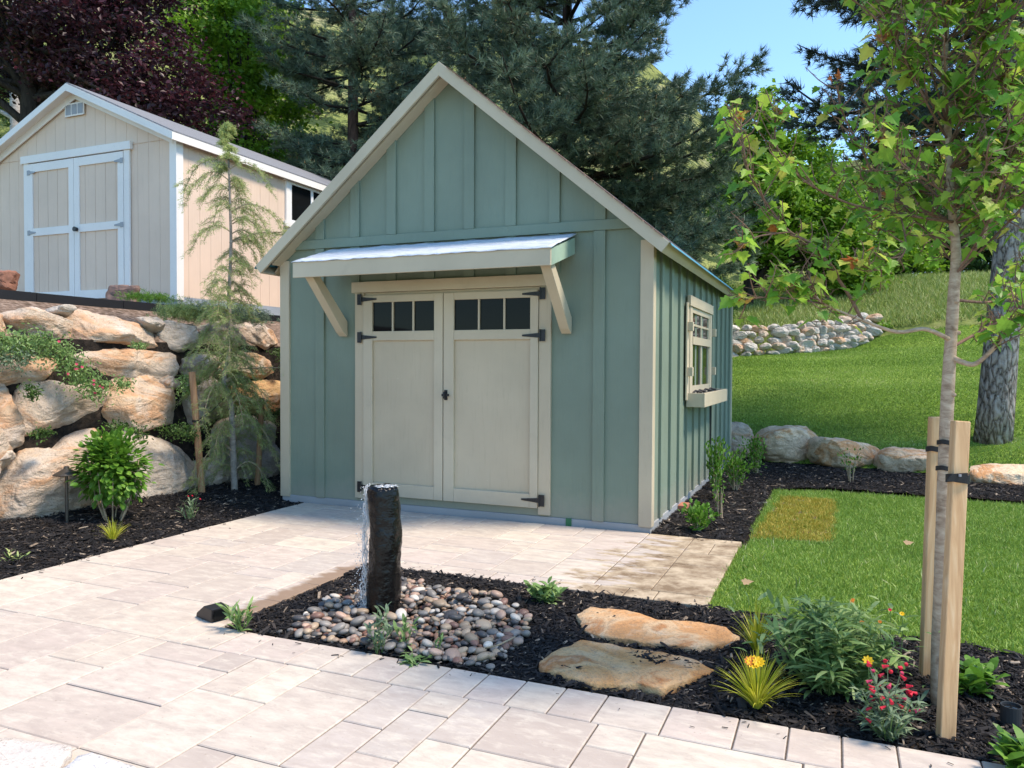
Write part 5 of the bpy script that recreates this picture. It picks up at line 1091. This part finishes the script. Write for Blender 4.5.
u = .5*u+.5*(cl[R.integers(0, 60, m)]+R.normal(0, .05, (m, 3))); cr = MB(); cr.scatter(Tw(OVL, 1.2), OVLF, cc+u*1.05, u*2+[0,0,-.1]+unit(m)*.2, unit(m)*.4+[0,0,1]+u*1.2, .056*R.uniform(.6, 1.3, m), np.clip(R.normal(.55, .2, m), 0, 1)); st = MB()
for k in range(12): a = R.uniform(0, 2*PI); e = cc+[.2*math.cos(a), .2*math.sin(a), R.uniform(-.1, .15)]; st.tube(curve([g0+[.03*math.cos(a), .03*math.sin(a), -.02], g0*.5+e*.5+[.05*math.cos(a), .05*math.sin(a), 0], e], 8), np.linspace(.007, .003, 8), 6)
st.build('stem', B_STEM, sb, smooth=True); cr.build('foliage', L_SHRUB, sb)
def tuft(c, n, h, w, label, mat=L_GOLD, name='ornamental_grass', cat='ornamental grass', group=None, seed=1, wd_=.006, arch=.6, flower=None):
    global R
    R = np.random.default_rng(seed); c = np.array(c, float); t = thing(name, c, label, cat, group); m = MB(); k = 7
    for i in range(n):
        a = R.uniform(0, 2*PI); o = R.uniform(0, 1); l = h*R.uniform(.55, 1.1); r = w*o; P = []
        for j in range(k):
            f = j/(k-1); P.append(c+[math.cos(a)*(r*f**1.2+.012*o), math.sin(a)*(r*f**1.2+.012*o), l*(f-arch*o*f*f*.8)])
        P = np.array(P); s = np.array([-math.sin(a+R.normal(0,.6)), math.cos(a), 0])*wd_/2; wv = np.array([1,1,.95,.85,.65,.4,.05])[:, None]
        V_ = np.vstack([P+s*wv, P-s*wv]); m.add(V_, np.array([(j, j+1, k+j+1, k+j) for j in range(k-1)]), float(R.uniform(0, 1)))
    m.build('foliage', mat, t); return t
tuft(G(113,542), 90, .20, .16, 'tuft of yellow ornamental grass in front of the round green shrub', seed=11, wd_=.005)
YG = 'golden grass tufts beside the stepping stones'
tuft(G(756,652), 130, .26, .14, 'smaller golden grass tuft with an orange bloom beside the upper stepping stone', seed=12, group=YG)
t2 = tuft(G(757,708), 230, .25, .20, 'large golden grass tuft with a yellow flower beside the lower stepping stone', seed=13, group=YG, wd_=.0055)
def flower(mbc, c, r, n=9, nrm=(0,-.5,.8), dome=.3):
    nrm = np.array(nrm, float); nrm /= np.linalg.norm(nrm); a = np.cross(nrm, [1,0,.01]); a /= np.linalg.norm(a); b_ = np.cross(nrm, a); k = n
    ang = np.arange(k)*2*PI/k; Dv = np.cos(ang)[:, None]*a+np.sin(ang)[:, None]*b_+nrm*dome; mbc.scatter(Tw(OVL, .9), OVLF, np.tile(c, (k, 1)), Dv, np.tile(nrm, (k, 1)), r, None)
def add_flower(par, c, r, mat, stem_from=None, n=10, nrm=(0,-.6,.8), dome=.3):
    q = MB(); flower(q, np.array(c, float), r, n, nrm, dome); q.lathe(np.array(c, float)-[0,0,.004], [(.001,0),(r*.3,.002),(r*.2,.008),(.001,.011)], 8); f = q.build('flower', mat, par)
    if stem_from is not None: s = MB(); s.tube(curve([stem_from, (np.array(stem_from)*.4+np.array(c)*.6)+[.008,0,0], c], 6), .0018, 5); s.build('stem', L_LANCE, par)
fc_ = D(754,663,3.0); add_flower(t2, fc_, .032, F_YEL, G(757,708), 12)
add_flower(t2, fc_+np.array([.018,0,.004]), .026, F_YEL, None, 10); add_flower(t2, fc_+np.array([-.015,0,.003]), .024, F_ORG, None, 9)
def leafy(c, n, h, w, L, label, name='flowering_plant', cat='plant', mat=L_LANCE, group=None, seed=1, T=LAN, FT=LANF, up=.6, zmin=.0, wid=1., stems=12, top=True):
    global R
    R = np.random.default_rng(seed); c = np.array(c, float); t = thing(name, c, label, cat, group); st = MB(); cr = MB(); C = []; Dd = []
    for k in range(stems):
        a = R.uniform(0, 2*PI); rr = w*R.uniform(0, 1)**.6; hh = h*R.uniform(.5, 1.0)*(1-.3*(rr/w)); e = c+[math.cos(a)*rr, math.sin(a)*rr, hh]
        P = curve([c+[.25*rr*math.cos(a), .25*rr*math.sin(a), -.01], c*.5+e*.5+[.1*rr*math.cos(a), .1*rr*math.sin(a), 0], e], 8); st.tube(P, np.linspace(.0026, .0014, 8), 4, cap=False)
        for q in range(int(n/stems)):
            j = int(R.integers(1 if zmin == 0 else 2, 8)); C.append(P[j]+R.normal(0, .004, 3)); b = R.uniform(0, 2*PI); Dd.append([math.cos(b), math.sin(b), up*R.uniform(.1, 1.6)-.1])
    C = np.array(C); Dd = np.array(Dd); m = len(C); C[:, 2] = np.maximum(C[:, 2], c[2]); cr.scatter(Tw(T, wid), FT, C, Dd, unit(m)*.35+[0,0,1], L*R.uniform(.6, 1.25, m), np.clip(R.normal(.5, .25, m), 0, 1))
    st.build('stem', L_LANCE, t); cr.build('foliage', mat, t); return t
# the big coreopsis mass: three merging plants
cx = G(828,690); co1 = leafy(cx, 1300, .40, .26, .10, 'big leafy clump of coreopsis with long narrow leaves and a few yellow blooms', 'coreopsis', 'flowering plant', seed=21, stems=46, wid=.85)
P3 = D(863,655,3.15)
R = np.random.default_rng(5)
C = np.column_stack([cx[0]+R.normal(0, .15, 500), cx[1]+.12+R.normal(0, .12, 500), R.uniform(.02, .30, 500)]); q = MB(); q.scatter(Tw(LAN, 1.2), LANF, C, unit(500)*[1,1,.3]+[0,0,.3], unit(500)*.4+[0,0,1], .08*R.uniform(.6, 1.2, 500), R.uniform(0, 1, 500)); q.build('foliage', L_LANCE, co1)
for (u, v, dd, r, mt_) in ((868,661,2.92,.022,F_YEL),(862,623,3.2,.012,F_ORG),(852,602,3.25,.010,F_ORG),(902,614,3.3,.012,F_YEL),(890,610,3.3,.009,F_RED),(853,600,3.3,.009,F_ORG),(880,622,3.2,.009,F_ORG)):
    c = D(u, v, dd); add_flower(co1, c, r, mt_, (c[0]-.01, c[1]+.02, .03), 8)
px_ = G(888,736); pe = leafy(px_, 330, .20, .12, .06, 'red flowering penstemon at the paver edge in front of the timber stake', 'penstemon', 'flowering plant', seed=22, stems=26, mat=L_SAGE, wid=.9)
R = np.random.default_rng(15)
for k in range(38):
    u = R.normal(890, 14) if k < 24 else R.uniform(855, 925); v = R.normal(682, 13) if k < 24 else R.uniform(668, 722); c = D(u, v, 2.85+R.uniform(-.12, .12)); a = R.uniform(0, 2*PI); d_ = np.array([math.cos(a), math.sin(a), -.4]); d_ /= np.linalg.norm(d_)
    q = MB(); q.tube([c, c+d_*.008, c+d_*.017, c+d_*.022], [.0025,.0045,.0058,.0078], 8); q.build('flower', F_RED if k % 6 else F_PINK, pe)
    if k % 2 == 0: s = MB(); s.tube([px_+[R.uniform(-.04,.04), R.uniform(-.04,.04), .05], c*.7+px_*.3+[0,0,.02], c], .0014, 4); s.build('stem', L_SAGE, pe)
GR = 'leafy rosettes in the black mulch'
leafy(G(973,692), 110, .13, .11, .085, 'broad leaved green rosette just right of the timber stakes', 'perennial_plant', 'plant', group=GR, seed=23, stems=12, wid=2.4, mat=L_SHRUB, up=.9)
leafy(G(1018,772), 80, .12, .10, .07, 'green rosette cut by the bottom right corner of the view', 'perennial_plant', 'plant', group=GR, seed=24, stems=10, wid=2.2, mat=L_SHRUB, up=.9)
leafy(G(547,603), 150, .11, .10, .075, 'dark green rosette in the mulch above the upper stepping stone', 'perennial_plant', 'plant', group=GR, seed=25, stems=14, wid=1.9, mat=L_LANCE, up=.9)
p = leafy(G(242,631), 60, .13, .08, .09, 'small upright plant with a single yellow flower at the corner of the fountain bed', 'coreopsis', 'flowering plant', seed=26, stems=9, wid=.9, up=1.6); c = D(249,611,4.05); add_flower(p, c, .012, F_YEL, G(245,628), 8)
PBL = 'leafy weeds growing up through the pebbles'
leafy(G(379,652), 70, .26, .06, .055, 'tall pale leafy weed in the pebbles right in front of the fountain', 'leafy_plant', 'plant', group=PBL, seed=27, stems=6, wid=1.5, mat=L_SAGE, up=1.0)
leafy(G(404,648), 45, .17, .05, .05, 'shorter green weed in the pebbles right of the tall one', 'leafy_plant', 'plant', group=PBL, seed=28, stems=5, wid=1.5, mat=L_LANCE, up=1.0)
leafy(G(437,652), 22, .10, .03, .035, 'tiny green sprout in the pebbles farthest right of the fountain', 'leafy_plant', 'plant', group=PBL, seed=29, stems=3, wid=1.5, mat=L_LANCE, up=1.0)
leafy(G(412,664), 40, .04, .08, .05, 'flat weed at the paver edge of the pebble heap', 'leafy_plant', 'plant', group=PBL, seed=30, stems=8, wid=1.4, mat=L_LANCE, up=.3)
p = leafy(G(190,521), 120, .22, .09, .05, 'small grey green plant with red buds left of the leaning pole', 'penstemon', 'flowering plant', seed=31, stems=14, mat=L_SAGE, up=1.2)
for k in range(4): c = G(190,521)+[R.normal(0,.05), R.normal(0,.05), R.uniform(.15,.23)]; q = MB(); q.tube([c, c+[0,-.008,.01]], [.004,.006], 6); q.build('flower', F_RED, p)
leafy(G(12,562), 70, .08, .14, .05, 'low yellowish plant in the mulch at the left edge of the view', 'perennial_plant', 'plant', seed=32, stems=12, mat=L_CEDAR, up=.6)
SSG = 'young shrubs planted along the shed side'
shrub(G(716,500), .62, .17, .12, 620, .038, 'tallest young shrub with bare lower stems beside the shed side wall', seed=33, stems=9, group=SSG)
shrub(G(735,490), .45, .20, .08, 520, .038, 'second young shrub behind the tall one near the back of the shed', seed=34, stems=9, group=SSG)
shrub(G(697,530), .19, .15, .02, 320, .045, 'low bright green shrub closest to the patio by the shed side', seed=35, stems=10, group=SSG)
shrub(G(756,474), .45, .24, .06, 480, .038, 'young shrub in front of the brown and cream boulders', seed=36, stems=10, group=SSG)
shrub(G(720,516), .30, .10, .10, 60, .03, 'thin sprig with few leaves between the low and the tall shrub', seed=39, stems=5, group=SSG)
shrub(G(851,481), .48, .17, .10, 150, .034, 'sparse young shrub before the orange stained boulder', seed=37, stems=9)
shrub(G(962,497)+np.array([0,.15,0]), .42, .14, .08, 150, .034, 'small green shrub right behind the timber stakes', seed=38, stems=8)
# creeping plants on the boulder wall
def creeper(path, w, n, label, seed, mat=L_LANCE, size=.028, flowers=0, off=.16, name='creeping_plant'):
    global R
    R = np.random.default_rng(seed); P = np.array([batter(u, v, off) for u, v in path]); t = thing(name, P[0], label, 'creeping plant', 'creeping plants in the boulder wall'); Q = curve(P, 30) if len(P) > 2 else np.linspace(P[0], P[-1], 12)
    i = R.integers(0, len(Q), n); C = Q[i]+R.normal(0, 1, (n, 3))*[w*.45, w*.8, w*.55]; cr = MB(); cr.scatter(Tw(OVL, .7), OVLF, C, unit(n)+[.3,-.3,-.4], unit(n)+[.8,0,.5], size*R.uniform(.5, 1.3, n), np.clip(R.normal(.45, .25, n), 0, 1)); cr.build('foliage', mat, t)
    for k in range(flowers):
        c = Q[int(R.integers(len(Q)//3, len(Q)))]+R.normal(0, 1, 3)*[w*.3, w*.7, w*.45]+[.06,0,0]; q = MB(); flower(q, c, .016, 5, (.8,-.3,.5)); q.build('flower', F_PINK, t)
    return t
creeper(z1([(-10,150),(30,150),(80,145),(130,150),(180,180),(205,220),(240,255),(275,275)]), .10, 3400, 'long trailing green plant with magenta flowers spilling down across the boulders at the left', 201, flowers=12, mat=L_LANCE, size=.03)
creeper(z1([(0,180),(40,185),(70,180)]), .09, 700, 'greyish green trailing mat below the top left boulder', 202, mat=L_SAGE)
creeper(z1([(78,265),(90,280),(92,290)]), .04, 260, 'dark green tuft in the crevice between two left boulders', 203, mat=L_DARK)
creeper(z1([(95,392),(120,392),(130,388)]), .04, 240, 'small green tuft in the soil pocket under the middle boulder', 204, mat=L_DARK)
creeper(z1([(320,255),(345,262),(335,250)]), .05, 260, 'green tuft right of the trailing plant between boulders', 205)
creeper(z1([(300,372),(350,378),(392,400)]), .06, 480, 'dark green plant hanging behind the round shrub', 206, mat=L_DARK)
creeper(z1([(370,148),(385,152),(395,150)]), .035, 180, 'green tuft under the long rusty top boulder', 207)
creeper(z2([(240,370),(220,400),(215,440)]), .07, 420, 'green plant in the crevice left of the round pole top', 208)
creeper(z2([(110,620),(200,630),(260,640)]), .07, 700, 'dark creeping conifer under the lilac grey boulder', 209, mat=L_DARK)
creeper(z2([(560,560),(640,545),(690,530)]), .06, 500, 'dark creeping conifer below the rusty boulder', 210, mat=L_DARK)
creeper(z2([(640,245),(680,260),(690,300)]), .05, 300, 'dark green tuft between boulders at the corner of the green shed', 211, mat=L_DARK)
def topcover(u0, u1, v, dep0, dep1, n, label, seed, mat, h=.09):
    global R
    R = np.random.default_rng(seed); a = D(u0, v[0], dep0); b = D(u1, v[1], dep1); t = thing('juniper', a, label, 'creeping juniper', 'creeping plants on the terrace'); f = R.uniform(0, 1, n)[:, None]
    C = a*(1-f)+b*f+R.normal(0, 1, (n, 3))*[.10,.06,h*.5]; cr = MB(); tufts(cr, C, unit(n)+[.5,-.2,.2], 10, .04, .006, .5); cr.build('foliage', mat, t)
topcover(165, 205, (311, 314), 8.1, 8.4, 700, 'creeping juniper spreading over the black edging beside the cedar', 221, L_CEDAR)
topcover(195, 262, (309, 318), 8.3, 8.9, 900, 'darker creeping juniper on the wall top behind the cedar', 222, L_PINE)
topcover(130, 168, (296, 299), 9.3, 9.4, 300, 'low green weeds at the foot of the tan shed corner', 223, L_SHRUB, .05)
# dry leaves and litter on the lawn
for i, (u, v, lb) in enumerate([(743,586,'dry orange leaf lying on the lawn edge near the paver corner'), (905,546,'curled brown leaf lying on the lawn left of the stakes')]):
    c = G(u, v); c[2] = .02; R = np.random.default_rng(i); q = MB(); q.scatter(MPL, MPLF, c[None], np.array([[.8,.3,.2]]), np.array([[0,-.4,1.]]), .07, [.5]); tag(q.build('fallen_leaf', LEAFDRY, origin=c), lb, 'fallen leaf')
q = MB(); c = G(497,655); q.tube(curve([D(515,640,3.75)*[1,1,0]+[0,0,.03], c+[0,0,.045], D(484,664,3.6)*[1,1,0]+[0,0,.03]], 8), .004, 5); tag(q.build('twig', B_STEM, origin=c), 'thin pale twig lying at the right edge of the pebble heap', 'twig')
# ------------------------------------------------------------------ world, sun, camera
SUN_AZ, SUN_EL = math.radians(8), math.radians(58)     # from +X, slightly behind the shed front
wd = bpy.data.worlds.new('World'); SC.world = wd; wd.use_nodes = True; nt = wd.node_tree; bg = nt.nodes['Background']
sky = nt.nodes.new('ShaderNodeTexSky'); sky.sky_type = 'NISHITA'; sky.sun_disc = False; sky.sun_elevation = SUN_EL; sky.sun_rotation = math.pi/2-SUN_AZ
sky.air_density = 1.0; sky.dust_density = 0.1; sky.ozone_density = 3.0
tn = nd(nt, 'ShaderNodeMix', {0: 1.}, data_type='RGBA', blend_type='MULTIPLY'); nt.links.new(sky.outputs[0], tn.inputs[6]); tn.inputs[7].default_value = (.70, .95, 1.08, 1); nt.links.new(tn.outputs[2], bg.inputs[0]); bg.inputs[1].default_value = .15
ld = bpy.data.lights.new('sun', 'SUN'); ld.energy = 2.3; ld.angle = math.radians(13); ld.color = (1, .95, .87); lo = bpy.data.objects.new('sun', ld); COL.objects.link(lo)
dv = Vector((math.cos(SUN_EL)*math.cos(SUN_AZ), math.cos(SUN_EL)*math.sin(SUN_AZ), math.sin(SUN_EL))); lo.rotation_euler = dv.to_track_quat('Z', 'Y').to_euler(); lo.location = (20, 0, 20)
cd = bpy.data.cameras.new('camera'); co = bpy.data.objects.new('camera', cd); COL.objects.link(co); cd.sensor_width = 36; cd.lens = CF/1024*36; cd.clip_end = 3000; cd.clip_start = .05
from mathutils import Matrix
M = Matrix(((RT[0], UP[0], -FW[0], CAM[0]), (RT[1], UP[1], -FW[1], CAM[1]), (RT[2], UP[2], -FW[2], CAM[2]), (0, 0, 0, 1))); co.matrix_world = M
SC.camera = co
SC.view_settings.view_transform = 'Standard'; SC.view_settings.look = 'None'; SC.view_settings.gamma = 1; SC.view_settings.exposure = 1.25
SC.view_settings.use_white_balance = True; SC.view_settings.white_balance_temperature = 7700; SC.view_settings.white_balance_tint = 14
SC.render.resolution_x = 1024; SC.render.resolution_y = 768
for o in list(COL.objects):
    if '_w' in o: del o['_w']
